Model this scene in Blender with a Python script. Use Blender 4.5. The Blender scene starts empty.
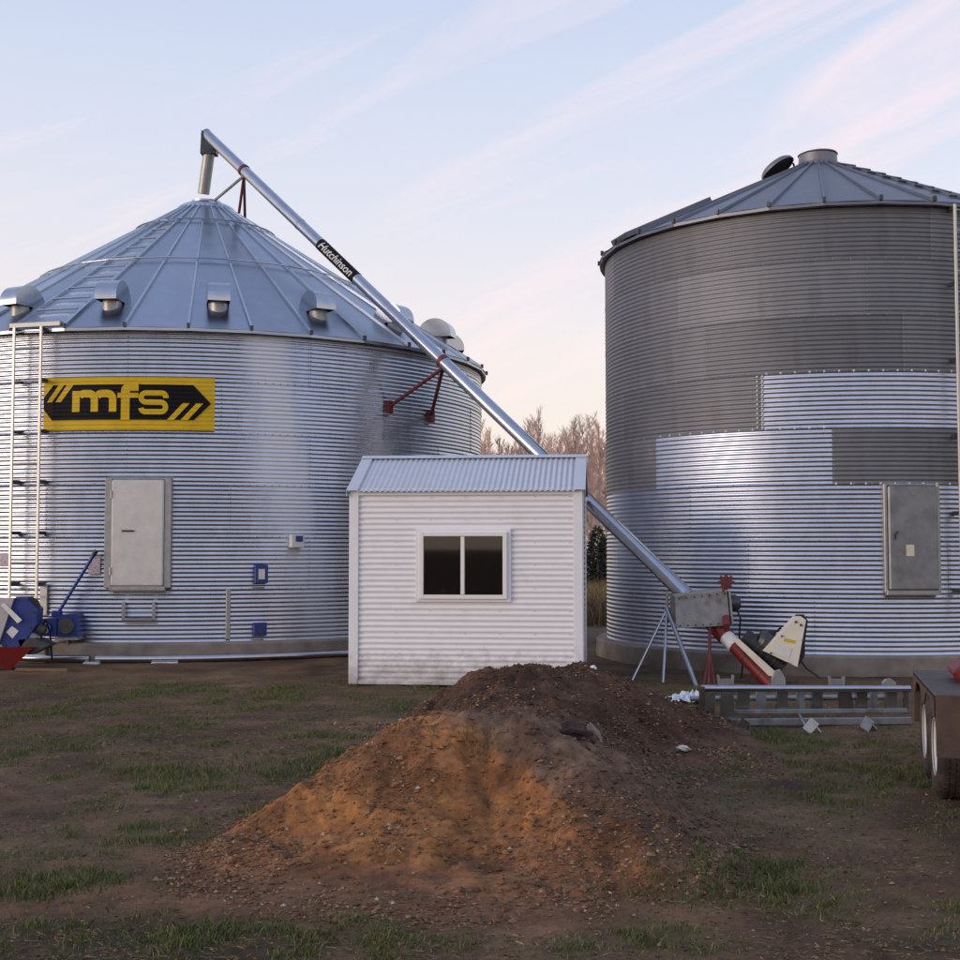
import bpy, bmesh, math, random
import numpy as np
from mathutils import Vector, Matrix, Quaternion

random.seed(7); RNG = np.random.default_rng(7)
R = math.radians
scene = bpy.context.scene
COL = scene.collection

# ------------------------------------------------------------------ camera
FOC, PITCH, CAMZ = 1290.0, 0.0534, 1.79
cam_d = bpy.data.cameras.new('camera'); cam = bpy.data.objects.new('camera', cam_d); COL.objects.link(cam)
cam.location = (0, 0, CAMZ); cam.rotation_euler = (math.pi/2 + PITCH, 0, 0)
cam_d.sensor_fit = 'HORIZONTAL'; cam_d.sensor_width = 36.0; cam_d.lens = 36.0*FOC/960.0
cam_d.clip_start = 0.1; cam_d.clip_end = 6000
scene.camera = cam
# ------------------------------------------------------------------ light
SUN_AZ, SUN_EL = R(243), R(7.5)          # azimuth clockwise from +Y: low in the west, left and a little behind the camera
SUN_DIR = Vector((math.sin(SUN_AZ)*math.cos(SUN_EL), math.cos(SUN_AZ)*math.cos(SUN_EL), math.sin(SUN_EL)))
sun_d = bpy.data.lights.new('sun', 'SUN'); sun_d.energy = 1.4; sun_d.angle = R(30); sun_d.color = (1.0, 0.80, 0.68)
sun = bpy.data.objects.new('sun', sun_d); COL.objects.link(sun)
sun.rotation_euler = SUN_DIR.to_track_quat('Z', 'Y').to_euler()
SKY_STRENGTH = 0.15
world = bpy.data.worlds.new('World'); scene.world = world; world.use_nodes = True
def build_world():
    nt = world.node_tree; N = nt.nodes; L = nt.links; N.clear()
    out = N.new('ShaderNodeOutputWorld'); bg = N.new('ShaderNodeBackground')
    sky = N.new('ShaderNodeTexSky'); sky.sky_type = 'NISHITA'; sky.sun_disc = False
    sky.sun_elevation = SUN_EL; sky.sun_rotation = SUN_AZ
    sky.air_density = 1.0; sky.dust_density = 1.0; sky.ozone_density = 1.6; sky.altitude = 300
    # thin pink cirrus streaks all over the sky
    tc = N.new('ShaderNodeTexCoord')
    sep = N.new('ShaderNodeSeparateXYZ'); L.new(tc.outputs['Generated'], sep.inputs[0])
    mp = N.new('ShaderNodeMapping'); mp.vector_type = 'POINT'; mp.inputs['Rotation'].default_value = (0, R(27), 0); mp.inputs['Scale'].default_value = (2.2, 2.2, 15.0)
    mp.inputs['Location'].default_value = (0.55, 0.2, 0.4)
    rot = N.new('ShaderNodeVectorRotate'); rot.rotation_type = 'Y_AXIS'; rot.inputs['Angle'].default_value = R(24); L.new(tc.outputs['Generated'], rot.inputs[0])
    mp.inputs['Rotation'].default_value = (0, 0, 0)
    L.new(rot.outputs[0], mp.inputs[0])
    nz = N.new('ShaderNodeTexNoise'); nz.inputs['Scale'].default_value = 1.1; nz.inputs['Detail'].default_value = 5; nz.inputs['Roughness'].default_value = 0.58
    nz.inputs['Distortion'].default_value = 0.9
    L.new(mp.outputs[0], nz.inputs[0])
    rp = N.new('ShaderNodeValToRGB'); rp.color_ramp.elements[0].position = 0.50; rp.color_ramp.elements[1].position = 0.74
    L.new(nz.outputs[0], rp.inputs[0])
    mx = N.new('ShaderNodeMix'); mx.data_type = 'RGBA'; mx.blend_type = 'MIX'
    sc = N.new('ShaderNodeMath'); sc.operation = 'MULTIPLY'; L.new(rp.outputs[0], sc.inputs[0]); sc.inputs[1].default_value = 0.5
    L.new(sc.outputs[0], mx.inputs[0])
    # high thin veil: pale blue overhead, pale rose at the horizon (evening haze over the whole sky)
    vr = N.new('ShaderNodeValToRGB'); cr = vr.color_ramp
    cr.elements[0].position = 0.0; cr.elements[0].color = (1.0, 0.82, 0.72, 1)
    cr.elements[1].position = 1.0; cr.elements[1].color = (0.34, 0.47, 0.78, 1)
    for p, c in ((0.08, (1.04, 0.88, 0.79, 1)), (0.16, (1.0, 0.89, 0.88, 1)), (0.25, (0.86, 0.85, 0.94, 1)), (0.35, (0.73, 0.785, 0.95, 1)), (0.5, (0.54, 0.65, 0.92, 1))):
        e = cr.elements.new(p); e.color = c
    L.new(sep.outputs['Z'], vr.inputs[0])
    vs = N.new('ShaderNodeVectorMath'); vs.operation = 'SCALE'; L.new(vr.outputs[0], vs.inputs[0]); vs.inputs['Scale'].default_value = VEIL
    m0 = N.new('ShaderNodeMix'); m0.data_type = 'RGBA'; m0.inputs[0].default_value = VEIL_MIX
    L.new(sky.outputs[0], m0.inputs[6]); L.new(vs.outputs[0], m0.inputs[7])
    L.new(m0.outputs[2], mx.inputs[6]); mx.inputs[7].default_value = (1.06*VEIL, 0.82*VEIL, 0.83*VEIL, 1)
    L.new(mx.outputs[2], bg.inputs[0]); bg.inputs[1].default_value = SKY_STRENGTH
    L.new(bg.outputs[0], out.inputs[0])
VEIL, VEIL_MIX = 6.25, 0.78
build_world()
scene.view_settings.view_transform = 'Standard'; scene.view_settings.look = 'None'
scene.view_settings.exposure = 0.22; scene.view_settings.gamma = 1.0
scene.render.engine = 'CYCLES'

# ------------------------------------------------------------------ helpers
def ray(px, py):
    u = (px-480)/FOC; v = (480-py)/FOC; c, s = math.cos(PITCH), math.sin(PITCH)
    return Vector((u, c - v*s, s + v*c))
def at(px, py, Y):                     # the world point seen at that spot of the photo, Y metres north of the camera
    d = ray(px, py); t = Y/d.y
    return Vector((d.x*t, Y, CAMZ + d.z*t))
def ground_at(px, py, z=0.0):
    d = ray(px, py); t = (z-CAMZ)/d.z
    return Vector((d.x*t, d.y*t, z))

def tag(o, label=None, cat=None, group=None, kind=None):
    if label: o['label'] = label
    if cat: o['category'] = cat
    if group: o['group'] = group
    if kind: o['kind'] = kind
    return o
def empty(name, loc=(0, 0, 0), rz=0.0, parent=None):
    o = bpy.data.objects.new(name, None); COL.objects.link(o); o.location = loc; o.rotation_euler = (0, 0, rz)
    o.empty_display_size = 0.2
    if parent: o.parent = parent
    return o
def link(name, me, parent=None, loc=None, rz=None):
    o = bpy.data.objects.new(name, me); COL.objects.link(o)
    if parent: o.parent = parent
    if loc is not None: o.location = loc
    if rz is not None: o.rotation_euler = (0, 0, rz)
    return o

class MB:
    def __init__(s): s.v = []; s.f = []; s.m = []; s.mi = 0
    def add(s, vs, fs):
        b = len(s.v); s.v += [tuple(p) for p in vs]
        for f in fs: s.f.append([b+i for i in f]); s.m.append(s.mi)
        return s
    def mat(s, i): s.mi = i; return s
    def box(s, c, size, rot=None, bev=0.0):
        hx, hy, hz = (d/2 for d in size)
        if bev > 0:
            b = min(bev, hx*.9, hy*.9, hz*.9)
            vs = []
            for sx in (-1, 1):
                for sy in (-1, 1):
                    for sz in (-1, 1):
                        vs += [(sx*hx, sy*(hy-b), sz*(hz-b)), (sx*(hx-b), sy*hy, sz*(hz-b)), (sx*(hx-b), sy*(hy-b), sz*hz)]
            bm = bmesh.new()
            for p in vs: bm.verts.new(p)
            r = bmesh.ops.convex_hull(bm, input=bm.verts)
            bm.verts.index_update(); fs = [[v.index for v in f.verts] for f in bm.faces]; vs = [v.co.copy() for v in bm.verts]; bm.free()
        else:
            vs = [(x, y, z) for x in (-hx, hx) for y in (-hy, hy) for z in (-hz, hz)]
            fs = [(0, 1, 3, 2), (4, 6, 7, 5), (0, 4, 5, 1), (2, 3, 7, 6), (0, 2, 6, 4), (1, 5, 7, 3)]
        M = rot.to_3x3() if rot is not None else Matrix.Identity(3); c = Vector(c)
        return s.add([M @ Vector(p) + c for p in vs], fs)
    def tube(s, p0, p1, r0, r1=None, n=12, caps=True):
        p0, p1 = Vector(p0), Vector(p1); r1 = r0 if r1 is None else r1
        q = (p1-p0).to_track_quat('Z', 'Y'); vs = []
        for p, r in ((p0, r0), (p1, r1)):
            for i in range(n):
                a = 2*math.pi*i/n; vs.append(p + q @ Vector((r*math.cos(a), r*math.sin(a), 0)))
        fs = [(i, (i+1) % n, n+(i+1) % n, n+i) for i in range(n)]
        if caps: fs += [tuple(range(n-1, -1, -1)), tuple(range(n, 2*n))]
        return s.add(vs, fs)
    def path(s, pts, r, n=8, caps=True):
        for a, b in zip(pts[:-1], pts[1:]): s.tube(a, b, r, r, n, caps)
        return s
    def lathe(s, prof, n=32, axis=None, org=(0, 0, 0), a0=0, a1=2*math.pi):
        q = Vector(axis).to_track_quat('Z', 'Y') if axis is not None else Quaternion(); org = Vector(org)
        full = abs(a1-a0-2*math.pi) < 1e-6; cnt = n if full else n+1; vs = []
        for r, z in prof:
            for i in range(cnt):
                a = a0+(a1-a0)*i/n; vs.append(org + q @ Vector((r*math.cos(a), r*math.sin(a), z)))
        fs = []
        for j in range(len(prof)-1):
            for i in range(n):
                k = (i+1) % cnt; fs.append((j*cnt+i, j*cnt+k, (j+1)*cnt+k, (j+1)*cnt+i))
        return s.add(vs, fs)
    def prism(s, poly, ext):            # poly: 3-D points of a planar outline, ext: offset vector
        n = len(poly); e = Vector(ext); vs = [Vector(p) for p in poly] + [Vector(p)+e for p in poly]
        fs = [tuple(range(n-1, -1, -1)), tuple(range(n, 2*n))] + [(i, (i+1) % n, n+(i+1) % n, n+i) for i in range(n)]
        return s.add(vs, fs)
    def mesh(s, name, mats, smooth=None):
        me = bpy.data.meshes.new(name); me.from_pydata(s.v, [], s.f)
        if not isinstance(mats, (list, tuple)): mats = [mats]
        for m in mats: me.materials.append(m)
        if len(mats) > 1: me.polygons.foreach_set('material_index', s.m)
        bm = bmesh.new(); bm.from_mesh(me); bmesh.ops.recalc_face_normals(bm, faces=bm.faces); bm.to_mesh(me); bm.free()
        if smooth is not None:
            me.polygons.foreach_set('use_smooth', [True]*len(me.polygons)); me.set_sharp_from_angle(angle=R(smooth))
        me.update(); return me
    def build(s, name, mats, parent=None, smooth=None, loc=None, rz=None):
        return link(name, s.mesh(name, mats, smooth), parent, loc, rz)

def np_mesh(name, V, F, mats, smooth=True, attr=None):
    me = bpy.data.meshes.new(name); V = np.asarray(V, np.float32); F = np.asarray(F, np.int32); k = F.shape[1]
    me.vertices.add(len(V)); me.vertices.foreach_set('co', V.ravel())
    me.loops.add(F.size); me.loops.foreach_set('vertex_index', F.ravel())
    me.polygons.add(len(F)); me.polygons.foreach_set('loop_start', np.arange(0, F.size, k, dtype=np.int32))
    me.polygons.foreach_set('use_smooth', np.full(len(F), smooth))
    for m in (mats if isinstance(mats, (list, tuple)) else [mats]): me.materials.append(m)
    me.update(calc_edges=True)
    for nm, col in (attr or {}).items():
        a = me.color_attributes.new(nm, 'FLOAT_COLOR', 'POINT')
        c = np.ones((len(V), 4), np.float32); c[:, :col.shape[1]] = col; a.data.foreach_set('color', c.ravel())
    return me

# numpy value noise
def vnoise(x, y, seed=0):
    g = np.random.default_rng(seed).random((256, 256)); xi = np.floor(x).astype(int); yi = np.floor(y).astype(int)
    fx = x-xi; fy = y-yi; fx = fx*fx*(3-2*fx); fy = fy*fy*(3-2*fy)
    a = g[xi & 255, yi & 255]; b = g[(xi+1) & 255, yi & 255]; c = g[xi & 255, (yi+1) & 255]; d = g[(xi+1) & 255, (yi+1) & 255]
    return (a*(1-fx)+b*fx)*(1-fy)+(c*(1-fx)+d*fx)*fy
def fbm(x, y, seed=0, oct=4):
    s = 0; a = .5; t = 0
    for o in range(oct): s = s+a*vnoise(x*2**o+17.3*o, y*2**o+5.1*o, seed+o); t += a; a *= .5
    return s/t

# ------------------------------------------------------------------ materials
def mat(name, col, rough=0.6, metal=0.0, var=0.0, vscale=4.0, bump=0.0, bscale=30.0, stretch=(1, 1, 1), rvar=0.0, col2=None, spec=0.5, objvar=0.0, detail=5, dirt=None):
    m = bpy.data.materials.new(name); m.use_nodes = True; nt = m.node_tree; N = nt.nodes; L = nt.links
    b = N['Principled BSDF']; b.inputs['Base Color'].default_value = (*col, 1); b.inputs['Roughness'].default_value = rough
    b.inputs['Metallic'].default_value = metal; b.inputs['Specular IOR Level'].default_value = spec
    tc = N.new('ShaderNodeTexCoord'); mp = N.new('ShaderNodeMapping'); mp.inputs['Scale'].default_value = stretch
    L.new(tc.outputs['Object'], mp.inputs[0])
    colsock = None
    if var > 0 or col2 is not None:
        nz = N.new('ShaderNodeTexNoise'); nz.inputs['Scale'].default_value = vscale; nz.inputs['Detail'].default_value = detail; nz.inputs['Roughness'].default_value = .6
        L.new(mp.outputs[0], nz.inputs[0])
        rp = N.new('ShaderNodeValToRGB'); rp.color_ramp.elements[0].position = .32; rp.color_ramp.elements[1].position = .7
        c2 = col2 if col2 is not None else tuple(min(1, c*(1+var)) for c in col); c1 = col if col2 is not None else tuple(c*(1-var) for c in col)
        rp.color_ramp.elements[0].color = (*c1, 1); rp.color_ramp.elements[1].color = (*c2, 1)
        L.new(nz.outputs[0], rp.inputs[0]); colsock = rp.outputs[0]
        if rvar > 0:
            mr = N.new('ShaderNodeMapRange'); mr.inputs[3].default_value = max(0.02, rough-rvar); mr.inputs[4].default_value = rough+rvar
            L.new(nz.outputs[0], mr.inputs[0]); L.new(mr.outputs[0], b.inputs['Roughness'])
    if dirt is not None and colsock is not None:
        dcol, dsc, lo, hi = dirt
        n3 = N.new('ShaderNodeTexNoise'); n3.inputs['Scale'].default_value = dsc; n3.inputs['Detail'].default_value = 6
        L.new(mp.outputs[0], n3.inputs[0])
        r3 = N.new('ShaderNodeMapRange'); r3.inputs[1].default_value = lo; r3.inputs[2].default_value = hi; L.new(n3.outputs[0], r3.inputs[0])
        mx = N.new('ShaderNodeMix'); mx.data_type = 'RGBA'; L.new(r3.outputs[0], mx.inputs[0]); L.new(colsock, mx.inputs[6]); mx.inputs[7].default_value = (*dcol, 1)
        colsock = mx.outputs[2]
    if objvar > 0:
        oi = N.new('ShaderNodeObjectInfo'); mr = N.new('ShaderNodeMapRange'); mr.inputs[3].default_value = 1-objvar; mr.inputs[4].default_value = 1+objvar
        L.new(oi.outputs['Random'], mr.inputs[0])
        vm = N.new('ShaderNodeVectorMath'); vm.operation = 'SCALE'; L.new(mr.outputs[0], vm.inputs['Scale'])
        if colsock is not None: L.new(colsock, vm.inputs[0])
        else: vm.inputs[0].default_value = col
        colsock = vm.outputs[0]
    if colsock is not None: L.new(colsock, b.inputs['Base Color'])
    if bump > 0:
        n2 = N.new('ShaderNodeTexNoise'); n2.inputs['Scale'].default_value = bscale; n2.inputs['Detail'].default_value = 6
        L.new(mp.outputs[0], n2.inputs[0])
        bp = N.new('ShaderNodeBump'); bp.inputs['Strength'].default_value = bump; bp.inputs['Distance'].default_value = .01
        L.new(n2.outputs[0], bp.inputs['Height']); L.new(bp.outputs[0], b.inputs['Normal'])
    return m

M = {}
M['galv_new'] = mat('galv_new', (.57, .59, .66), .33, 1.0, var=.07, vscale=5, stretch=(1, 1, .6), rvar=.06, objvar=.05, dirt=((.42, .42, .42), 1.3, .6, .85))
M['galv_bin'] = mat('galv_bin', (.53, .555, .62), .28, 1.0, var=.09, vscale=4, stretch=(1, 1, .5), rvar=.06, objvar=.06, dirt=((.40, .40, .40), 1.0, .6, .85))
M['galv_old'] = mat('galv_old', (.200, .202, .212), .52, .7, var=.10, vscale=3, stretch=(1, 1, .35), rvar=.06, objvar=.15, dirt=((.155, .143, .135), 1.8, .58, .8))
M['galv_roof'] = mat('galv_roof', (.34, .385, .46), .30, 1.0, var=.10, vscale=2.5, rvar=.06, objvar=.16, dirt=((.40, .42, .45), 1.5, .5, .8))
M['roof_old'] = mat('roof_old', (.165, .175, .205), .45, .75, var=.14, vscale=2.5, rvar=.08, objvar=.10, dirt=((.22, .2, .18), 2.0, .55, .8))
M['rib'] = mat('rib', (.50, .53, .58), .28, 1.0, var=.06, vscale=6)
M['galv_tube'] = mat('galv_tube', (.47, .48, .52), .22, 1.0, var=.08, vscale=7, rvar=.05)
M['galv_dull'] = mat('galv_dull', (.36, .36, .35), .48, .7, var=.15, vscale=9, rvar=.08)
M['galv_grey'] = mat('galv_grey', (.30, .31, .32), .5, .6, var=.2, vscale=8, rvar=.08, dirt=((.14, .11, .085), 5, .52, .75))
M['door_metal'] = mat('door_metal', (.60, .585, .57), .42, .35, var=.08, vscale=6, rvar=.06)
M['door_old'] = mat('door_old', (.24, .245, .25), .5, .6, var=.2, vscale=5, rvar=.08, dirt=((.15, .14, .13), 3, .5, .8))
M['concrete'] = mat('concrete', (.24, .205, .175), .9, 0, var=.18, vscale=4, bump=.4, bscale=60, dirt=((.13, .10, .08), 2.2, .45, .75))
M['white_paint'] = mat('white_paint', (.80, .785, .80), .38, 0, var=.03, vscale=5, dirt=((.60, .56, .52), 2.5, .6, .95))
M['white_roof'] = mat('white_roof', (.56, .575, .62), .36, 0.15, var=.04, vscale=5)
M['trim'] = mat('trim', (.76, .765, .79), .4, 0, var=.03, vscale=6, dirt=((.55, .5, .45), 3, .62, .95))
M['vinyl'] = mat('vinyl', (.80, .77, .75), .35, 0)
M['dark_inside'] = mat('dark_inside', (.07, .052, .043), .9, 0, var=.2, vscale=3)
M['black'] = mat('black', (.014, .014, .016), .45, 0, var=.3, vscale=10)
M['black_print'] = mat('black_print', (.006, .005, .006), .55, 0, spec=.15)
M['dark_steel'] = mat('dark_steel', (.07, .07, .075), .45, .6, var=.3, vscale=8)
M['red'] = mat('red', (.15, .012, .012), .38, 0, var=.15, vscale=8, dirt=((.09, .03, .02), 6, .55, .8))
M['dark_red'] = mat('dark_red', (.13, .02, .02), .5, 0, var=.2, vscale=8)
M['blue'] = mat('blue', (.014, .035, .20), .4, 0, var=.15, vscale=6, dirt=((.03, .035, .07), 5, .55, .8))
M['cream'] = mat('cream', (.72, .67, .56), .38, 0, var=.05, vscale=6)
M['off_white'] = mat('off_white', (.66, .64, .62), .6, 0, var=.08, vscale=10)
M['grey_cover'] = mat('grey_cover', (.40, .38, .39), .5, .1, var=.08, vscale=6)
M['rust'] = mat('rust', (.078, .05, .038), .8, .1, var=.3, vscale=6, bump=.3, bscale=50, dirt=((.11, .065, .04), 4, .5, .75))
M['fender_top'] = mat('fender_top', (.085, .075, .07), .55, .3, var=.3, vscale=5, dirt=((.13, .07, .045), 5, .5, .75))
M['rubber'] = mat('rubber', (.032, .026, .022), .85, 0, var=.25, vscale=12, dirt=((.10, .065, .045), 6, .45, .7))
M['wood'] = mat('wood', (.20, .12, .06), .8, 0, var=.25, vscale=6, stretch=(1, 8, 8), bump=.2, bscale=25)
M['wood_deck'] = mat('wood_deck', (.12, .085, .06), .85, 0, var=.3, vscale=5, stretch=(8, 1, 8), bump=.2, bscale=25)
M['bark'] = mat('bark', (.60, .46, .40), .9, 0, var=.25, vscale=1.2, objvar=.2)
M['twig'] = mat('twig', (.66, .47, .39), .9, 0, var=.3, vscale=.6, objvar=.28)
M['needle'] = mat('needle', (.022, .03, .02), .85, 0, var=.35, vscale=2)
M['dry_grass'] = mat('dry_grass', (.20, .145, .075), .9, 0, var=.35, vscale=.6)
M['yellow_label'] = mat('yellow_label', (.55, .42, .03), .5, 0)
M['rail'] = mat('rail', (.62, .60, .54), .4, .5, var=.06, vscale=5)
M['paper'] = mat('paper', (.62, .58, .46), .7, 0, var=.06, vscale=20)
M['plastic'] = mat('plastic', (.55, .58, .64), .5, 0, var=.1, vscale=14)
M['stone'] = mat('stone', (.24, .20, .16), .85, 0, var=.2, vscale=9, bump=.3, bscale=40)

def paint_highlight(m):
    # pale reflected highlight painted into the zinc down the left bin, a little slanted
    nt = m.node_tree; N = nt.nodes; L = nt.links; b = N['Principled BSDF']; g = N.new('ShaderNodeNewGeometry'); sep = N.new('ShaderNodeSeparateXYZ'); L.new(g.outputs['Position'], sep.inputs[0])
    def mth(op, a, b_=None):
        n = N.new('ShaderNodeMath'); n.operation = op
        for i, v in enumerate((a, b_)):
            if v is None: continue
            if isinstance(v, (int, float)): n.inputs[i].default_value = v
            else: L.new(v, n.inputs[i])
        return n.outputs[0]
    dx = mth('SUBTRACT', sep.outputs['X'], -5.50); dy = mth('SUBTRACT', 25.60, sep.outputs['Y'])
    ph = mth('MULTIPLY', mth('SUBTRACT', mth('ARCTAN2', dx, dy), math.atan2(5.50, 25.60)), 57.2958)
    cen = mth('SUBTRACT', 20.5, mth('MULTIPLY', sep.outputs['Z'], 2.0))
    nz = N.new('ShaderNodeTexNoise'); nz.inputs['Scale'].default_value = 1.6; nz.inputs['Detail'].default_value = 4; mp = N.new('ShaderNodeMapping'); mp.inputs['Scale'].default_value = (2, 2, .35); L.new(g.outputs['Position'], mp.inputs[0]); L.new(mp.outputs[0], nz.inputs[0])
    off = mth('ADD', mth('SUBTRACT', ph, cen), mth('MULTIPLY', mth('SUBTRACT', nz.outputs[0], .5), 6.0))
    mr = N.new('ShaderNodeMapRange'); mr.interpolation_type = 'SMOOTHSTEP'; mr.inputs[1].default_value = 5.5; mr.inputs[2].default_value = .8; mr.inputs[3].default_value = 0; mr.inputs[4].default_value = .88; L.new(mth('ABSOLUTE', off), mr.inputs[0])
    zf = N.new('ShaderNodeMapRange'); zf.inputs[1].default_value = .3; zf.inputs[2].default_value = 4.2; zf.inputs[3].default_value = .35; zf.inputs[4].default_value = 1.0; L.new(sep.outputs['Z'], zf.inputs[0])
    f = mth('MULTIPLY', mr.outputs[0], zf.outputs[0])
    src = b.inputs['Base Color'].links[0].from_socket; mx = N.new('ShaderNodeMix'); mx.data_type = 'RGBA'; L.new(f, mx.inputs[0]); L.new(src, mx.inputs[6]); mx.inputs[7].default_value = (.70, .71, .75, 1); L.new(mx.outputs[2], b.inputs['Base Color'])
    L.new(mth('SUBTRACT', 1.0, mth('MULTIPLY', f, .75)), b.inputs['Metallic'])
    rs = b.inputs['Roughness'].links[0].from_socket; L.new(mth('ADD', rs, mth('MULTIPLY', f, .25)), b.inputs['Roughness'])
paint_highlight(M['galv_bin'])
def add_mud(m, top=.55, col=(.20, .14, .10), amt=.7):
    nt = m.node_tree; N = nt.nodes; L = nt.links; b = N['Principled BSDF']; g = N.new('ShaderNodeNewGeometry'); sep = N.new('ShaderNodeSeparateXYZ'); L.new(g.outputs['Position'], sep.inputs[0])
    nz = N.new('ShaderNodeTexNoise'); nz.inputs['Scale'].default_value = 7; nz.inputs['Detail'].default_value = 7; nz.inputs['Roughness'].default_value = .7; L.new(g.outputs['Position'], nz.inputs[0])
    ad_ = N.new('ShaderNodeMath'); ad_.operation = 'MULTIPLY_ADD'; L.new(nz.outputs[0], ad_.inputs[0]); ad_.inputs[1].default_value = 1.1; L.new(sep.outputs['Z'], ad_.inputs[2])
    mr = N.new('ShaderNodeMapRange'); mr.inputs[1].default_value = top+.45; mr.inputs[2].default_value = .45; mr.inputs[3].default_value = 0; mr.inputs[4].default_value = amt; L.new(ad_.outputs[0], mr.inputs[0])
    src = b.inputs['Base Color'].links[0].from_socket; mx = N.new('ShaderNodeMix'); mx.data_type = 'RGBA'; L.new(mr.outputs[0], mx.inputs[0]); L.new(src, mx.inputs[6]); mx.inputs[7].default_value = (*col, 1); L.new(mx.outputs[2], b.inputs['Base Color'])
add_mud(M['white_paint']); add_mud(M['trim'])
def mat_sign():
    m = mat('sign_yellow', (.62, .40, .010), .45, 0, var=.10, vscale=4, spec=.3)
    nt = m.node_tree; N = nt.nodes; L = nt.links
    return m
M['sign_yellow'] = mat_sign()
def mat_print(name, base, ink, scale):          # small printed notice: lines of fine print
    m = bpy.data.materials.new(name); m.use_nodes = True; N = m.node_tree.nodes; L = m.node_tree.links; b = N['Principled BSDF']
    tc = N.new('ShaderNodeTexCoord'); mp = N.new('ShaderNodeMapping'); mp.inputs['Scale'].default_value = (scale, scale, scale*2.5); L.new(tc.outputs['Object'], mp.inputs[0])
    v = N.new('ShaderNodeTexNoise'); v.inputs['Scale'].default_value = 1; v.inputs['Detail'].default_value = 2; L.new(mp.outputs[0], v.inputs[0])
    r = N.new('ShaderNodeValToRGB'); r.color_ramp.elements[0].position = .44; r.color_ramp.elements[1].position = .52
    r.color_ramp.elements[0].color = (*ink, 1); r.color_ramp.elements[1].color = (*base, 1)
    L.new(v.outputs[0], r.inputs[0]); L.new(r.outputs[0], b.inputs['Base Color']); b.inputs['Roughness'].default_value = .6
    return m
M['notice'] = mat_print('notice', (.50, .46, .52), (.30, .17, .20), 26)
def mat_glass():
    m = bpy.data.materials.new('window_glass'); m.use_nodes = True; N = m.node_tree.nodes; L = m.node_tree.links; N.remove(N['Principled BSDF'])
    o = N['Material Output']; tr = N.new('ShaderNodeBsdfTransparent'); tr.inputs[0].default_value = (.78, .75, .72, 1); gl = N.new('ShaderNodeBsdfGlossy'); gl.inputs['Roughness'].default_value = .03
    fr = N.new('ShaderNodeFresnel'); fr.inputs[0].default_value = 1.6; mx = N.new('ShaderNodeMixShader')
    L.new(fr.outputs[0], mx.inputs[0]); L.new(tr.outputs[0], mx.inputs[1]); L.new(gl.outputs[0], mx.inputs[2]); L.new(mx.outputs[0], o.inputs[0])
    return m
M['glass'] = mat_glass()
def mat_attr(name, rough=.92, bump=.5, bscale=35, mul_scale=22, mul=.35):
    """soil: colour from the surface's own colour attribute, broken up by grain"""
    m = bpy.data.materials.new(name); m.use_nodes = True; N = m.node_tree.nodes; L = m.node_tree.links; b = N['Principled BSDF']; b.inputs['Roughness'].default_value = rough
    b.inputs['Specular IOR Level'].default_value = .25
    at_ = N.new('ShaderNodeVertexColor'); at_.layer_name = 'soil'
    tc = N.new('ShaderNodeTexCoord')
    n1 = N.new('ShaderNodeTexNoise'); n1.inputs['Scale'].default_value = mul_scale; n1.inputs['Detail'].default_value = 8; n1.inputs['Roughness'].default_value = .7; L.new(tc.outputs['Object'], n1.inputs[0])
    mr = N.new('ShaderNodeMapRange'); mr.inputs[1].default_value = .3; mr.inputs[2].default_value = .7; mr.inputs[3].default_value = 1-mul; mr.inputs[4].default_value = 1+mul; L.new(n1.outputs[0], mr.inputs[0])
    n3 = N.new('ShaderNodeTexNoise'); n3.inputs['Scale'].default_value = 2.3; n3.inputs['Detail'].default_value = 6; L.new(tc.outputs['Object'], n3.inputs[0])
    mr3 = N.new('ShaderNodeMapRange'); mr3.inputs[1].default_value = .3; mr3.inputs[2].default_value = .7; mr3.inputs[3].default_value = .72; mr3.inputs[4].default_value = 1.3; L.new(n3.outputs[0], mr3.inputs[0])
    mm = N.new('ShaderNodeMath'); mm.operation = 'MULTIPLY'; L.new(mr.outputs[0], mm.inputs[0]); L.new(mr3.outputs[0], mm.inputs[1])
    vm = N.new('ShaderNodeVectorMath'); vm.operation = 'SCALE'; L.new(at_.outputs[0], vm.inputs[0]); L.new(mm.outputs[0], vm.inputs['Scale']); L.new(vm.outputs[0], b.inputs['Base Color'])
    n2 = N.new('ShaderNodeTexNoise'); n2.inputs['Scale'].default_value = bscale; n2.inputs['Detail'].default_value = 9; n2.inputs['Roughness'].default_value = .68; L.new(tc.outputs['Object'], n2.inputs[0])
    bp = N.new('ShaderNodeBump'); bp.inputs['Strength'].default_value = bump; bp.inputs['Distance'].default_value = .03; L.new(n2.outputs[0], bp.inputs['Height']); L.new(bp.outputs[0], b.inputs['Normal'])
    return m
M['soil'] = mat_attr('soil_ground')
M['pile_soil'] = mat_attr('soil_pile', bump=.6, bscale=28)
def mat_blade(name):
    m = bpy.data.materials.new(name); m.use_nodes = True; N = m.node_tree.nodes; L = m.node_tree.links; b = N['Principled BSDF']; b.inputs['Roughness'].default_value = .7
    b.inputs['Specular IOR Level'].default_value = .2
    a = N.new('ShaderNodeVertexColor'); a.layer_name = 'tint'; L.new(a.outputs[0], b.inputs['Base Color'])
    return m
M['blade'] = mat_blade('grass_blade'); M['pebble'] = mat_blade('pebble')

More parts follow.
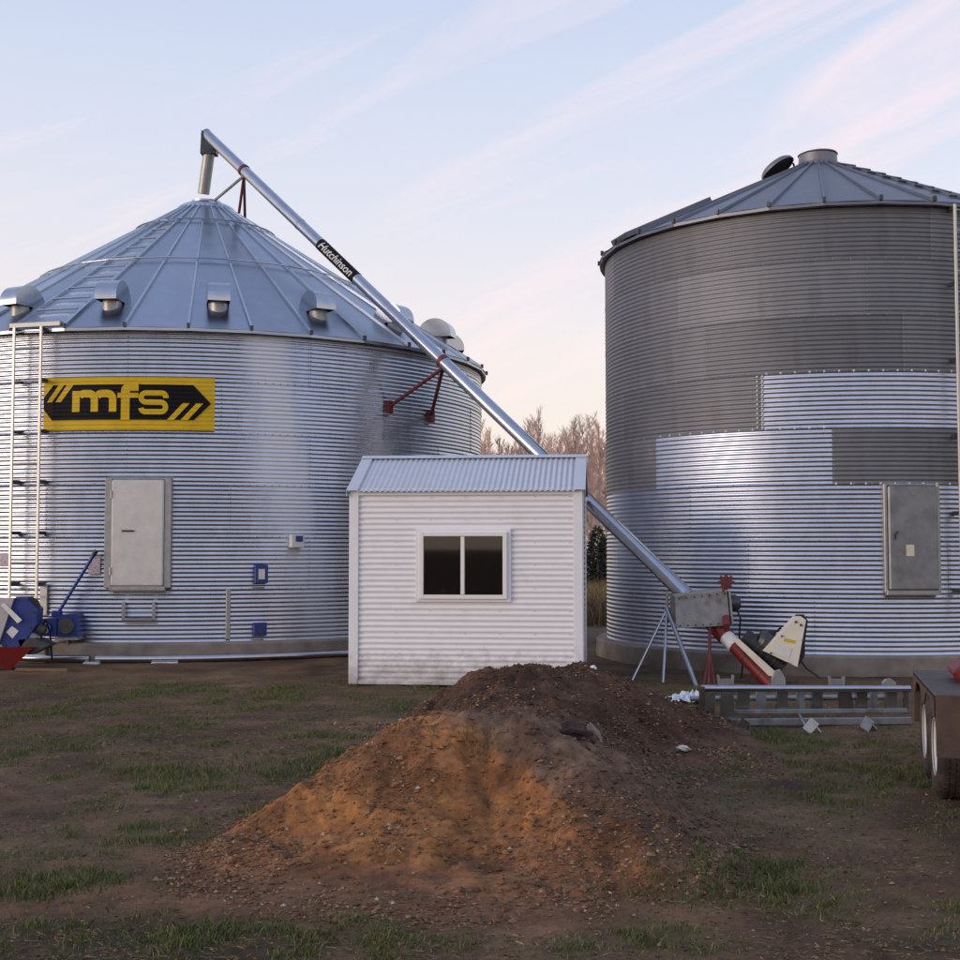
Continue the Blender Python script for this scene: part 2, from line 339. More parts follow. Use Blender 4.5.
# ------------------------------------------------------------------ layout of the yard
LB = dict(c=(-5.50, 25.60), zb=.345, r=5.52, H=4.90, rz=math.atan2(5.50, 25.60))
RB = dict(c=(5.83, 21.94), zb=.295, r=3.66, H=6.46, rz=math.atan2(-5.83, 21.94))
def wall_hit(B, px, py, dr=0.0):       # world point where that line of sight meets the bin wall
    d = ray(px, py); r = B['r']+dr; cx, cy = B['c']
    a = d.x*d.x+d.y*d.y; b = -2*(d.x*cx+d.y*cy); c = cx*cx+cy*cy-r*r
    t = (-b-math.sqrt(max(0, b*b-4*a*c)))/(2*a); return Vector((d.x*t, d.y*t, CAMZ+d.z*t))
def to_bin(B, p):                      # world point -> phi (deg, + to the right seen from the camera), z above ground, radius
    dx, dy = p.x-B['c'][0], p.y-B['c'][1]
    return math.degrees(math.atan2(dx, -dy) - B['rz']), p.z, math.hypot(dx, dy)
def cyl(phi, r, z):                    # bin-local point
    a = R(phi); return Vector((r*math.sin(a), -r*math.cos(a), z))
def cyl_frame(phi):                    # columns: tangent (right), outward, up
    a = R(phi); return Matrix(((math.cos(a), math.sin(a), 0), (math.sin(a), -math.cos(a), 0), (0, 0, 1)))
def wphi(B, px, py): return to_bin(B, wall_hit(B, px, py))[:2]

# ------------------------------------------------------------------ dirt pile height (thin plate spline through surveyed points)
PILE = []
def pp(px, py, Y): p = at(px, py, Y); PILE.append((p.x, p.y, p.z))
for a in [(490, 671, 12.3), (515, 667, 12.3), (540, 664, 12.3), (565, 668, 12.2), (592, 671, 12.2), (620, 683, 12.1), (650, 702, 12.0), (690, 728, 11.9),
          (455, 688, 12.3), (428, 706, 12.4), (400, 722, 12.5),
          (560, 700, 11.2), (520, 700, 11.0), (620, 718, 11.1), (680, 742, 11.0), (725, 757, 11.0), (480, 706, 11.0), (447, 720, 11.0),
          (455, 727, 8.55), (475, 720, 8.65), (440, 735, 8.45), (500, 730, 8.5), (540, 752, 8.25), (600, 798, 7.75), (650, 838, 7.25), (700, 878, 6.85),
          (420, 748, 8.35), (385, 775, 8.15), (350, 798, 7.95), (300, 832, 7.7), (255, 848, 7.5), (215, 862, 7.35),
          (480, 765, 8.42), (480, 800, 8.12), (480, 835, 7.6), (480, 870, 7.1), (480, 905, 6.6), (420, 790, 8.08), (400, 830, 7.6), (380, 870, 7.1), (537, 779, 8.0), (585, 822, 7.5), (625, 860, 7.05), (500, 800, 8.05), (545, 842, 7.45), (560, 885, 6.85),
          (320, 870, 7.15), (620, 860, 7.1), (530, 722, 9.6), (600, 745, 9.6), (560, 735, 9.0), (625, 770, 8.9), (660, 805, 8.1), (700, 845, 7.4)]: pp(*a)
for a in [(160, 880), (250, 900), (350, 925), (480, 935), (600, 925), (700, 900), (770, 892), (800, 830), (790, 780), (780, 740), (740, 725), (665, 765), (700, 775), (690, 795), (720, 815), (745, 850), (650, 757), (180, 845), (240, 820), (300, 795), (350, 765), (390, 748), (405, 735), (370, 730), (385, 715)]:
    g = ground_at(*a); PILE.append((g.x, g.y, -.035))
for x, y in [(-.6, 14), (.3, 14.3), (1.2, 14.2), (2.2, 13.6), (-1.3, 13), (2.8, 12.6)]: PILE.append((x, y, -.03))
PILE = np.array(PILE)
def tps_fit(P):
    n = len(P); d = np.hypot(P[:, None, 0]-P[None, :, 0], P[:, None, 1]-P[None, :, 1]); K = np.where(d > 0, d*d*np.log(d+1e-12), 0) + .02*np.eye(n)
    Q = np.c_[np.ones(n), P[:, :2]]; A = np.block([[K, Q], [Q.T, np.zeros((3, 3))]])
    return np.linalg.solve(A, np.r_[P[:, 2], 0, 0, 0])
TPS = tps_fit(PILE)
def pile_h(x, y):
    s = TPS[-3]+TPS[-2]*x+TPS[-1]*y
    for (a, b, _), w in zip(PILE, TPS[:-3]):
        d2 = (x-a)**2+(y-b)**2; s = s+w*.5*d2*np.log(d2+1e-12)
    # fade out away from the footprint
    ex = np.maximum(0, np.abs(x-.45)-2.2)/.5; ey = np.maximum(0, np.abs(y-10.1)-3.8)/.5
    return np.where(ex+ey > 0, np.minimum(s, -.03)-.1*(ex+ey), s)
def pile_detail(x, y):
    rill = np.abs(fbm(x*4.5+.8*fbm(x*2, y*2, 31, 2), y*1.1, 27, 3)-.5)
    cl = np.clip(fbm(x*8, y*8, 33, 2)-.56, 0, 1)
    return .10*(fbm(x*2.2, y*2.2, 3, 3)-.5)+.06*(fbm(x*6, y*6, 9, 3)-.5)+.032*(fbm(x*19, y*19, 15, 3)-.5)+.11*(rill-.09)+.07*cl

# grass cover of the yard
BLOBS = []
def blob(px, py, sx, sy, w): g = ground_at(px, py); BLOBS.append((g.x, g.y, sx, sy, w))
for a in [(200, 782, .7, .35, 1.0), (290, 775, .8, .45, 1.0), (360, 770, .5, .5, .9), (250, 740, 1.0, .7, .55), (340, 735, .8, .8, .5), (150, 700, 2.0, 1.4, .4), (300, 700, 1.6, 1.5, .45),
          (55, 890, .35, .3, .8), (180, 935, .4, .22, .95), (110, 925, .35, .2, .7), (330, 940, .5, .18, .75), (420, 945, .4, .12, .7), (30, 820, .5, .5, .4), (120, 830, .5, .35, .5), (240, 815, .4, .3, .5),
          (700, 770, .7, .5, .95), (760, 765, .8, .6, 1.0), (830, 770, .8, .7, 1.0), (890, 760, .7, .8, .9), (790, 745, 1.2, .5, .9), (860, 800, .5, .35, .75), (930, 810, .5, .4, .6),
          (740, 885, .35, .16, 1.0), (790, 870, .3, .2, .7), (700, 940, .4, .2, .45), (830, 900, .5, .3, .4), (920, 900, .5, .3, .5), (680, 690, .5, 1.2, .6), (40, 740, 1.2, 1.0, .35), (850, 935, .4, .2, .5)]: blob(*a)
def grass_cover(x, y):
    s = 0
    for bx, by, sx, sy, w in BLOBS: s = np.maximum(s, w*np.exp(-.5*(((x-bx)/sx)**2+((y-by)/sy)**2)))
    n = fbm(x*1.7+3, y*1.7+9, 40, 4); n2 = fbm(x*5, y*5, 52, 3)
    c = s*1.25*(.25+1.5*np.clip((n-.3)/.4, 0, 1)) + .42*np.clip((n-.40)/.25, 0, 1)
    c = c*np.clip((n2-.2)/.35, .2, 1.2)
    wl = np.maximum(0, (y-30)/20)
    return np.clip(c+np.clip(wl, 0, .8), 0, 1)
def ground_h(x, y):
    h = .05*(fbm(x*.5, y*.5, 61, 3)-.5)+.03*(fbm(x*2.5, y*2.5, 66, 3)-.5)+.012*(fbm(x*11, y*11, 70, 2)-.5)
    h = h+.035*(fbm(x*5, y*5, 73, 3)-.5)*np.clip((19-y)/4, 0, 1)
    h = h + .05*np.clip((y-17)/3, 0, 1)*np.clip((1-x)/3, 0, 1)
    near = np.clip(1-np.maximum(np.abs(x)-30, 0)/40, 0, 1)*np.clip(1-np.maximum(y-40, 0)/40, 0, 1)
    return h*near
def soil_colour(x, y):
    n = fbm(x*.9+11, y*.9, 81, 4); n2 = fbm(x*3+5, y*3, 85, 4)
    base = np.stack([.118+0*x, .064+0*x, .036+0*x], -1)
    light = np.array([.180, .104, .060]); dark = np.array([.062, .035, .022])
    t = np.clip((n-.5)*4, 0, 1)[..., None]; d = np.clip((.47-n)*5, 0, 1)[..., None]
    c = base*(1-t)+light*t; c = c*(1-d)+dark*d
    t2 = np.clip((n2-.52)*3.5, 0, .6)[..., None]; c = c*(1-t2)+np.array([.140, .094, .048])*t2
    # clay washed out round the pile
    q = np.exp(-.5*(((x+.35)/1.5)**2+((y-7.0)/.7)**2)); q = np.clip(q*1.5*(.4+1.2*n2)-.25, 0, .85)[..., None]
    c = c*(1-q)+np.array([.20, .098, .050])*q
    g = np.clip(grass_cover(x, y)*.9, 0, .6)[..., None]
    c = c*(1-g)+np.array([.075, .070, .028])*g
    far = np.clip((y-26)/10, 0, 1)[..., None]; c = c*(1-far)+np.array([.17, .125, .07])*far
    return c

# ------------------------------------------------------------------ ground: one sheet to the horizon
def axis_coords(lo, hi, step, far):
    a = list(np.arange(lo, hi+1e-6, step)); d = step
    x = hi
    while x < far: d *= 1.22; x += d; a.append(x)
    d = step; x = lo; pre = []
    while x > -far: d *= 1.22; x -= d; pre.append(x)
    return np.array(pre[::-1]+a)
def build_ground():
    xs = axis_coords(-7.5, 5.5, .05, 2500); ys = axis_coords(5.2, 18.5, .05, 2500)
    X, Y = np.meshgrid(xs, ys, indexing='ij'); Z = ground_h(X, Y); n, m = X.shape
    V = np.stack([X, Y, Z], -1).reshape(-1, 3); I = np.arange(n*m).reshape(n, m)
    F = np.stack([I[:-1, :-1], I[1:, :-1], I[1:, 1:], I[:-1, 1:]], -1).reshape(-1, 4)
    me = np_mesh('ground', V, F, M['soil'], attr={'soil': soil_colour(X, Y).reshape(-1, 3)})
    tag(link('ground', me), kind='structure')
build_ground()

def pile_colour(x, y, z):
    n = fbm(x*2.3, y*2.3, 101, 4); n2 = fbm(x*9, y*9, 107, 3)
    orange = np.array([.320, .135, .045]); rust = np.array([.200, .086, .035]); top = np.array([.078, .039, .023]); grey = np.array([.135, .078, .048])
    n_ = n[..., None]
    c = rust+(orange-rust)*np.clip((n_-.32)*3.2, 0, 1)
    # upper layer: topsoil on the back mound, grey gravelly crust behind and right of the front crest
    crest = 8.55-np.maximum(0, x)*1.7-np.maximum(0, x-.5)*.4
    s = (np.clip((y-crest+.75*(n-.5)+.5*(n2-.5))/.2, 0, 1)*np.clip((x+.35+.5*(n2-.5))/.25, 0, 1))[..., None]
    g = grey*(.55+.9*n_)
    c = c*(1-s)+g*s
    b = np.clip((y-10.0-.9*(x-.3)*.4+1.6*(n-.5))/.6, 0, 1)[..., None]
    c = c*(1-b)+top*(.65+.8*n_)*b
    low = np.clip((.10-z)/.10+1.0*(n-.5), 0, 1)[..., None]*.75
    c = c*(1-low)+np.array([.135, .075, .048])*low
    n4 = fbm(x*28, y*28, 119, 2)[..., None]
    return c*(.62+.76*n2[..., None])*(.7+.6*n4)
def build_pile():
    xs = np.arange(-2.6, 3.3, .025); ys = np.arange(5.9, 14.6, .025); X, Y = np.meshgrid(xs, ys, indexing='ij')
    H = pile_h(X, Y); Z = H+pile_detail(X, Y)*np.clip((H+.05)/.15, .15, 1.4)
    n, m = X.shape; I = np.arange(n*m).reshape(n, m); F = np.stack([I[:-1, :-1], I[1:, :-1], I[1:, 1:], I[:-1, 1:]], -1).reshape(-1, 4)
    zf = Z.ravel()[F].max(1); F = F[zf > -.06]
    V = np.stack([X, Y, Z], -1).reshape(-1, 3); C = pile_colour(X, Y, Z).reshape(-1, 3)
    used = np.unique(F); rm = np.full(n*m, -1); rm[used] = np.arange(len(used))
    me = np_mesh('dirt_pile', V[used], rm[F], M['pile_soil'], attr={'soil': C[used]})
    tag(link('dirt_pile', me), 'long heap of orange clay and dark topsoil in front of the white shed', 'dirt pile')
build_pile()
def surf(x, y):
    h = pile_h(x, y); d = pile_detail(x, y)*np.clip((h+.05)/.15, .15, 1.4)
    inside = (x > -2.5) & (x < 3.2) & (y > 5.95) & (y < 14.5)
    return np.maximum(ground_h(x, y), np.where(inside, h+d, -1))

# ------------------------------------------------------------------ grain bins
def sheet_mesh(name, r, dphi, h, ncorr, amp, m, lap=.9, seg=12, per=6):
    rows = ncorr*per+1; V = []; F = []
    for j in range(rows):
        z = h*j/(rows-1); k = amp*math.cos(2*math.pi*ncorr*j/(rows-1))
        for i in range(seg+1):
            a = (dphi+lap)*i/seg; rr = r+k+.004*(1-i/seg)
            V.append(cyl(a, rr, z))
    for j in range(rows-1):
        for i in range(seg):
            q = j*(seg+1)+i; F.append((q, q+1, q+seg+2, q+seg+1))
    return np_mesh(name, [tuple(v) for v in V], F, m)
def bolts_mesh(pts, s=.018):
    V = []; F = []
    for phi, r, z in pts:
        c = cyl(phi, r, z); fr = cyl_frame(phi); b = len(V)
        for i in range(6):
            a = i*math.pi/3; V.append(c+fr @ Vector((s*math.cos(a), 0, s*math.sin(a))))
        V.append(c+fr @ Vector((0, s*.7, 0)))
        for i in range(6): F.append((b+i, b+(i+1) % 6, b+6))
    return V, F
def roof_panel_mesh(name, r0, z0, r1, z1, dphi, mats, rib_h=.045, rib_w=.05):
    mb = MB(); s = 5
    sl = Vector((0, -(r0-r1), -(z1-z0)*-1)).normalized()
    nrm = Vector((0, -(z1-z0), (r0-r1))).normalized()
    def pt(a, t, up=0):
        r = r0+(r1-r0)*t; z = z0+(z1-z0)*t; fr = cyl_frame(a); n = fr @ Vector((0, (z1-z0), (r0-r1))).normalized()
        return cyl(a, r, z)+n*up
    V = []; F = []
    for j in range(s+1):
        for i in range(5): V.append(pt(dphi*i/4, j/s, 0))
    for j in range(s):
        for i in range(4): q = j*5+i; F.append((q, q+1, q+6, q+5))
    mb.add(V, F)
    # eave lip
    mb.add([pt(0, 0), pt(dphi, 0), pt(dphi, 0)+Vector((0, 0, -.05)), pt(0, 0)+Vector((0, 0, -.05))], [(0, 1, 2, 3)])
    # rib along the left edge
    mb.mat(1); V = []; F = []
    for t in (0, .5, 1):
        r = r0+(r1-r0)*t; w = math.degrees(rib_w/2/r)*(1 if t < 1 else 1.0); k = 1-.35*t
        V += [pt(-w*k, t, .001), pt(-w*.7*k, t, rib_h*k), pt(w*.7*k, t, rib_h*k), pt(w*k, t, .001)]
    for j in range(2):
        for i in range(3): q = j*4+i; F.append((q, q+1, q+5, q+4))
    mb.add(V, F+[(0, 1, 2, 3)])
    # eave clip at the rib foot
    mb.mat(2); c = pt(0, 0, rib_h*.6); mb.box(c+Vector((0, 0, .01)), (.045, .045, .075), cyl_frame(0).to_4x4())
    return mb.mesh(name, mats, smooth=25)

def make_bin(B, name, label, rings, nsheets, offs, sheet_pick, panels, poff, r_top, z_top, roofmats, lapmat):
    root = empty(name, (*B['c'], 0), B['rz']); tag(root, label, 'grain bin')
    r, zb, H = B['r'], B['zb'], B['H']; rh = H/rings; dphi = 360/nsheets
    fb = MB(); n = 96
    fb.lathe([(r-.2, zb), (r+.16, zb-.004), (r+.185, zb-.03), (r+.20, -.3)], n)
    fb.build('foundation', M['concrete'], root, smooth=40)
    meshes = {}
    pts_h, pts_v = [], []
    for k in range(rings):                       # k = 0 is the top ring
        z = zb+H-(k+1)*rh
        for j in range(nsheets):
            phi = offs[k]+j*dphi; mk = sheet_pick(k, ((phi+180) % 360)-180)
            if mk not in meshes: meshes[mk] = sheet_mesh('wall_sheet', r, dphi, rh, 12, .0068, M[mk])
            link('wall_sheet', meshes[mk], root, (0, 0, z), R(phi))
            if -75 < ((phi+180) % 360)-180 < 95:
                for i in range(12): pts_v.append((phi+.35, r+.008, z+rh*(i+.0)/12+.0))
        for i in range(0, 150): 
            a = -90+i*1.25 if B is LB else -90+i*1.25*3.1
            if a < 92: pts_h.append((a, r+.008, z+rh-.0))
    V, F = bolts_mesh(pts_h+pts_v, .013)
    tag(link('sheet_bolts', np_mesh('sheet_bolts', [tuple(v) for v in V], F, M['galv_dull'], smooth=False), root), kind='stuff')
    re, ze = r+.10, zb+H+.01
    pm = roof_panel_mesh('roof_panel', re, ze, r_top, z_top, 360/panels, roofmats)
    for j in range(panels): link('roof_panel', pm, root, (0, 0, 0), R(poff+j*360/panels))
    # soffit ring under the eave
    MB().lathe([(r-.03, ze-.02), (re-.004, ze-.07)], 72).build('eave_ring', M['galv_dull'], root, smooth=30)
    return root

def roof_pt(B, phi, r, r_top, z_top, up=0):
    re, ze = B['r']+.10, B['zb']+B['H']+.01; t = (re-r)/(re-r_top)
    n = cyl_frame(phi) @ Vector((0, z_top-ze, re-r_top)).normalized()
    return cyl(phi, r, ze+(z_top-ze)*t)+n*up

# ---- left bin
LT = (0.50, at(206, 204, 25.1).z)
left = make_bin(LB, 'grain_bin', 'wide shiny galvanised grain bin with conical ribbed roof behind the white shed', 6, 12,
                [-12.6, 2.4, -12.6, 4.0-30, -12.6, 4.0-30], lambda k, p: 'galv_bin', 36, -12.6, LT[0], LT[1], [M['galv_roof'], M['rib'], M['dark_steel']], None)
def lroof(phi, r, up=0): return roof_pt(LB, phi, r, LT[0], LT[1], up)
mb = MB(); zt = LT[1]
mb.lathe([(.58, zt-.07), (.56, zt+.02), (.50, zt+.06), (.33, zt+.13), (.30, zt+.14), (.30, zt+.17), (0.001, zt+.18)], 36)
mb.build('roof_cap', M['galv_roof'], left, smooth=30)
def ring_path(fn, r, up, rad, m, name, parent, phis):
    mb = MB(); mb.path([fn(p, r, up) for p in phis], rad, 6, False); return mb.build(name, m, parent, smooth=60)
ring_path(lroof, 3.15, .06, .014, M['galv_tube'], 'roof_ring', left, [i*10-12.6 for i in range(37)])
ring_path(lroof, 1.35, .05, .014, M['galv_tube'], 'roof_ring', left, [i*10-12.6 for i in range(37)])

def vent_mesh():
    """hooded roof vent: a half drum with a downward mouth over a short duct"""
    mb = MB(); W = .36; Rd = .30; n = 14; V = []; F = []
    prof = [(-Rd*math.cos(math.pi*i/n)*1.08, Rd*math.sin(math.pi*i/n)) for i in range(n+1)]
    prof.append((Rd*1.08, -.05)); prof.insert(0, (-Rd*1.08, -.05))
    for x in (-W/2, W/2): V += [(x, u, z) for u, z in prof]
    k = len(prof)
    F = [(i, i+1, k+i+1, k+i) for i in range(k-1)]+[tuple(range(k)), tuple(range(2*k-1, k-1, -1))]
    mb.add(V, F)
    mb2 = MB(); n2 = 16; V = []; F = []
    for z in (-.30, .02):
        for i in range(n2+1):
            a = -math.pi/2+math.pi*i/n2; V.append((W*.43*math.sin(a), .0+.20*math.cos(a), z))
    F = [(i, i+1, n2+2+i, n2+1+i) for i in range(n2)]+[(0, n2, 2*n2+1, n2+1)]
    mb2.add(V, F)
    return mb.mesh('vent_hood', M['galv_tube'], 40), mb2.mesh('vent_duct', M['galv_dull'], 40)
hood_me, duct_me = vent_mesh()
for k in range(18):
    phi = 2.4+20*(k-5); p = lroof(phi, 4.86, 0); e = empty('roof_vent', p+Vector((0, 0, .09)), R(phi)+math.pi, left)
    link('vent_hood', hood_me, e); link('vent_duct', duct_me, e, (0, .0, 0))
# wall ladder, in line with the roof ladder
def wall_ladder(B, root, p0, p1, z0, z1, off, m, steps, rung_m=None, parent_name='ladder', rail=.02):
    e = empty(parent_name, (0, 0, 0), 0, root)
    for p in (p0, p1):
        MB().box(cyl(p, B['r']+off, (z0+z1)/2), (.045, .03, z1-z0), cyl_frame(p).to_4x4(), .006).build('rail', m, e)
    for i in range(steps):
        z = z0+.12+(z1-z0-.2)*i/(steps-1); MB().tube(cyl(p0, B['r']+off, z), cyl(p1, B['r']+off, z), .011, n=8).build('rung', rung_m or m, e, smooth=40)
    nb = 6
    for i in range(nb):
        z = z1-.05-(z1-z0-.35)*i/(nb-1)
        for p in (p0, p1):
            MB().box(cyl(p, B['r']+off/2, z), (.035, off, .06), cyl_frame(p).to_4x4()).build('bracket', M['dark_steel'], e)
    return e
zl0 = at(16, 600, 20.3).z
wall_ladder(LB, left, -30.9, -26.0, zl0-.05, 5.28, .20, M['rail'], 17)
e = empty('roof_ladder', (0, 0, 0), 0, left)
for i, r in enumerate((5.05, 4.65, 4.25, 3.85, 3.45, 3.05, 2.65, 2.25, 1.85, 1.45)):
    w = .42*10
    MB().tube(lroof(-27.6-w, r, .05), lroof(-27.6+w, r, .05), .018, n=8).build('rung', M['rib'], e, smooth=40)
a, b = lroof(-32.4, 5.62, .05), lroof(-22.8, 5.62, .05)
mb = MB(); q = cyl_frame(-27.6).to_4x4(); mb.box((a+b)/2+Vector((0, 0, .02)), ((b-a).length*.98, .08, .085), q, .01); mb.build('eave_step', M['galv_dull'], left)
# door
def bin_door(B, root, xl, xr, yt, yb, frame_w, mp, mf, off, handle):
    pl, _ = wphi(B, xl, yt); pr, zt_ = wphi(B, xr, yt); zb_ = wphi(B, (xl+xr)/2, yb)[1]; zt_ = wphi(B, (xl+xr)/2, yt)[1]
    pc = (pl+pr)/2; w = 2*B['r']*math.sin(R(pr-pl)/2); h = zt_-zb_; fr = cyl_frame(pc).to_4x4(); c = cyl(pc, B['r']+off, (zt_+zb_)/2)
    e = empty('door', c, R(pc), root)       # local axes: x right, -y outward
    f = MB()
    for sx in (-1, 1): f.box((sx*(w/2+frame_w/2), .03, 0), (frame_w, .09+off, h+.06), None, .008)
    f.box((0, .035, h/2+.018), (w+2*frame_w, .08+off, .03), None, .008); f.box((0, .02, -h/2-.035), (w+.06, .11+off, .07), None, .008)
    f.build('door_frame', mf, e)
    MB().box((0, -.045, 0), (w, .05, h), None, .02).build('door_panel', mp, e)
    return e, w, h
d, w, h = bin_door(LB, left, 114, 166, 480, 586, .11, M['door_metal'], M['galv_dull'], .05, 1)
hd = MB(); hd.box((-w*.18, -.082, .03), (.19, .02, .025), None, .006); hd.tube((-w*.18+.07, -.075, .03), (-w*.18+.07, -.115, .03), .012, n=8); hd.build('handle', M['dark_steel'], d)
for z in (h*.36, -h*.36): MB().tube((-w/2-.005, -.075, z-.06), (-w/2-.005, -.075, z+.06), .014, n=8).build('hinge', M['galv_dull'], d)
# step bracket under the door, stiffener strip, boxes, notices
def on_wall(B, root, px, py, wpx, hpx, depth, m, name, off=0, bev=.006, parent=None):
    phi, z = wphi(B, px, py); p = wall_hit(B, px, py); s = p.y/FOC
    return MB().box((0, 0, 0), (wpx*s, depth, hpx*s), None, bev).build(name, m, parent or root, loc=cyl(phi, B['r']+.008+depth/2+off, z), rz=R(phi))
phi, z = wphi(LB, 140, 611); st = empty('step_bracket', cyl(phi, LB['r']+.01, z), R(phi), left); s = .0155
MB().box((-15*s, -.05, 0), (.05, .1, 18*s), None, .005).build('side_plate', M['galv_tube'], st); MB().box((15*s, -.05, 0), (.05, .1, 18*s), None, .005).build('side_plate', M['galv_tube'], st)
MB().box((0, -.07, -8*s), (29*s, .06, .04), None, .005).build('tread', M['galv_tube'], st)
on_wall(LB, left, 228, 614, 4.5, 50, .03, M['galv_dull'], 'stiffener')
on_wall(LB, left, 45, 600, 8, 30, .04, M['galv_dull'], 'stiffener')
b1 = on_wall(LB, left, 260, 574, 13, 18, .12, M['blue'], 'control_box'); MB().box((0, -.064, 0), (.10, .006, .16), None).build('faceplate', M['off_white'], b1)
b2 = on_wall(LB, left, 259, 629, 13, 13, .10, M['blue'], 'outlet_box'); MB().box((.0, -.054, -.03), (.05, .008, .04), None).build('faceplate', M['dark_red'], b2)
b3 = on_wall(LB, left, 295, 541, 13, 13, .14, M['off_white'], 'junction_box'); MB().box((.02, -.074, .035), (.12, .008, .09), None).build('faceplate', M['blue'], b3)
on_wall(LB, left, 95, 565, 12, 18, .006, M['notice'], 'notice', .007)
on_wall(LB, left, 5, 560, 11, 13, .006, M['notice'], 'notice', .007)

# ---- right bin
RT = (0.36, at(818, 162, 21.6).z)
def rpick(k, p):
    if k < 3: return 'galv_old'
    if k == 3: return 'galv_new' if -15 < p < -10 else 'galv_old'
    if k == 4: return 'galv_new' if -46 < p < -40 else 'galv_old'
    return 'galv_new'
right = make_bin(RB, 'grain_bin', 'tall narrow grain bin of weathered grey sheets patched with shiny new ones', 8, 8,
                 [-20, -60+25, -27, -13.3, -42.8, -32.0, -17.1, -2.4], rpick, 30, 1.3, RT[0], RT[1], [M['roof_old'], M['roof_old'], M['dark_steel']], None)
def rroof(phi, r, up=0): return roof_pt(RB, phi, r, RT[0], RT[1], up)
zt = RT[1]
MB().lathe([(.44, zt-.06), (.40, zt+.02), (.33, zt+.05), (.32, zt+.20), (.34, zt+.22), (.30, zt+.235), (.27, zt+.21), (.001, zt+.20)], 32).build('roof_collar', M['galv_old'], right, smooth=35)
MB().lathe([(.30, zt+.22), (.30, zt+.245), (.001, zt+.255)], 20, None, (0.02, 0, 0), R(200), R(380)).build('collar_lid', M['galv_old'], right)
# open round lid leaning beside the collar
mb = MB(); prof = [(.001, .08), (.16, .07), (.26, .04), (.305, 0), (.315, -.05), (.295, -.05), (.28, -.01), (.001, .025)]
c = rroof(-62, .72, .13); mb.lathe(prof, 28, (-.55, .1, .83), c); mb.build('hatch_lid', M['galv_old'], right, smooth=40)
MB().tube(c+Vector((.28, -.02, .05)), rroof(-50, .50, 0), .018, n=8).build('lid_arm', M['dark_steel'], right)
# hatch cover standing proud of the left roof slope
e = empty('roof_hatch', (0, 0, 0), 0, right); pts = [rroof(-64, 3.68, .02), rroof(-54, 3.68, .02), rroof(-54, 2.1, .02), rroof(-64, 2.1, .02)]
n = cyl_frame(-59) @ Vector((0, .42, .9)); MB().prism(pts, n*.09).build('cover', M['roof_old'], e)
# roof ladder slats
e = empty('roof_ladder', (0, 0, 0), 0, right)
for i in range(9):
    r = .75+i*.36; w = math.degrees(.19/r)
    a, b = rroof(38-w, r, .035), rroof(38+w, r, .035); c = (a+b)/2
    MB().tube(a, b, .022, n=6).build('rung', M['roof_old'], e)
wall_ladder(RB, right, 29.5, 35.7, .9, RB['zb']+RB['H']-.03, .17, M['rail'], 20)
d2, w, h = bin_door(RB, right, 885, 934, 486, 590, .05, M['door_old'], M['galv_dull'], .03, 1)
MB().box((-w*.05-.02, -.073, -h*.12), (.115, .006, .16), None).build('paper_notice', M['paper'], d2)
hd = MB(); hd.tube((-w*.38, -.08, -.02), (-w*.38, -.10, .06), .012, n=8); hd.tube((-w*.38, -.10, .06), (-w*.33, -.10, .09), .012, n=8); hd.build('handle', M['dark_steel'], d2)

# bolts that show up bright along the patched sheets
pts = []
for i in range(12):
    for dx in (-.9, 0.3): pts.append((-13.3+dx, RB['r']+.012, RB['zb']+RB['H']*(4/8)+RB['H']/8*(i+.5)/12))
for i in range(14): pts.append((-41+i*3.2, RB['r']+.014, RB['zb']+RB['H']*4/8)); pts.append((-12+i*3.2, RB['r']+.014, RB['zb']+RB['H']*5/8)); pts.append((3+i*3.2, RB['r']+.014, RB['zb']+RB['H']*3/8))
V, F = bolts_mesh(pts, .018); tag(link('patch_bolts', np_mesh('patch_bolts', [tuple(v) for v in V], F, M['off_white'], smooth=False), right), kind='stuff')

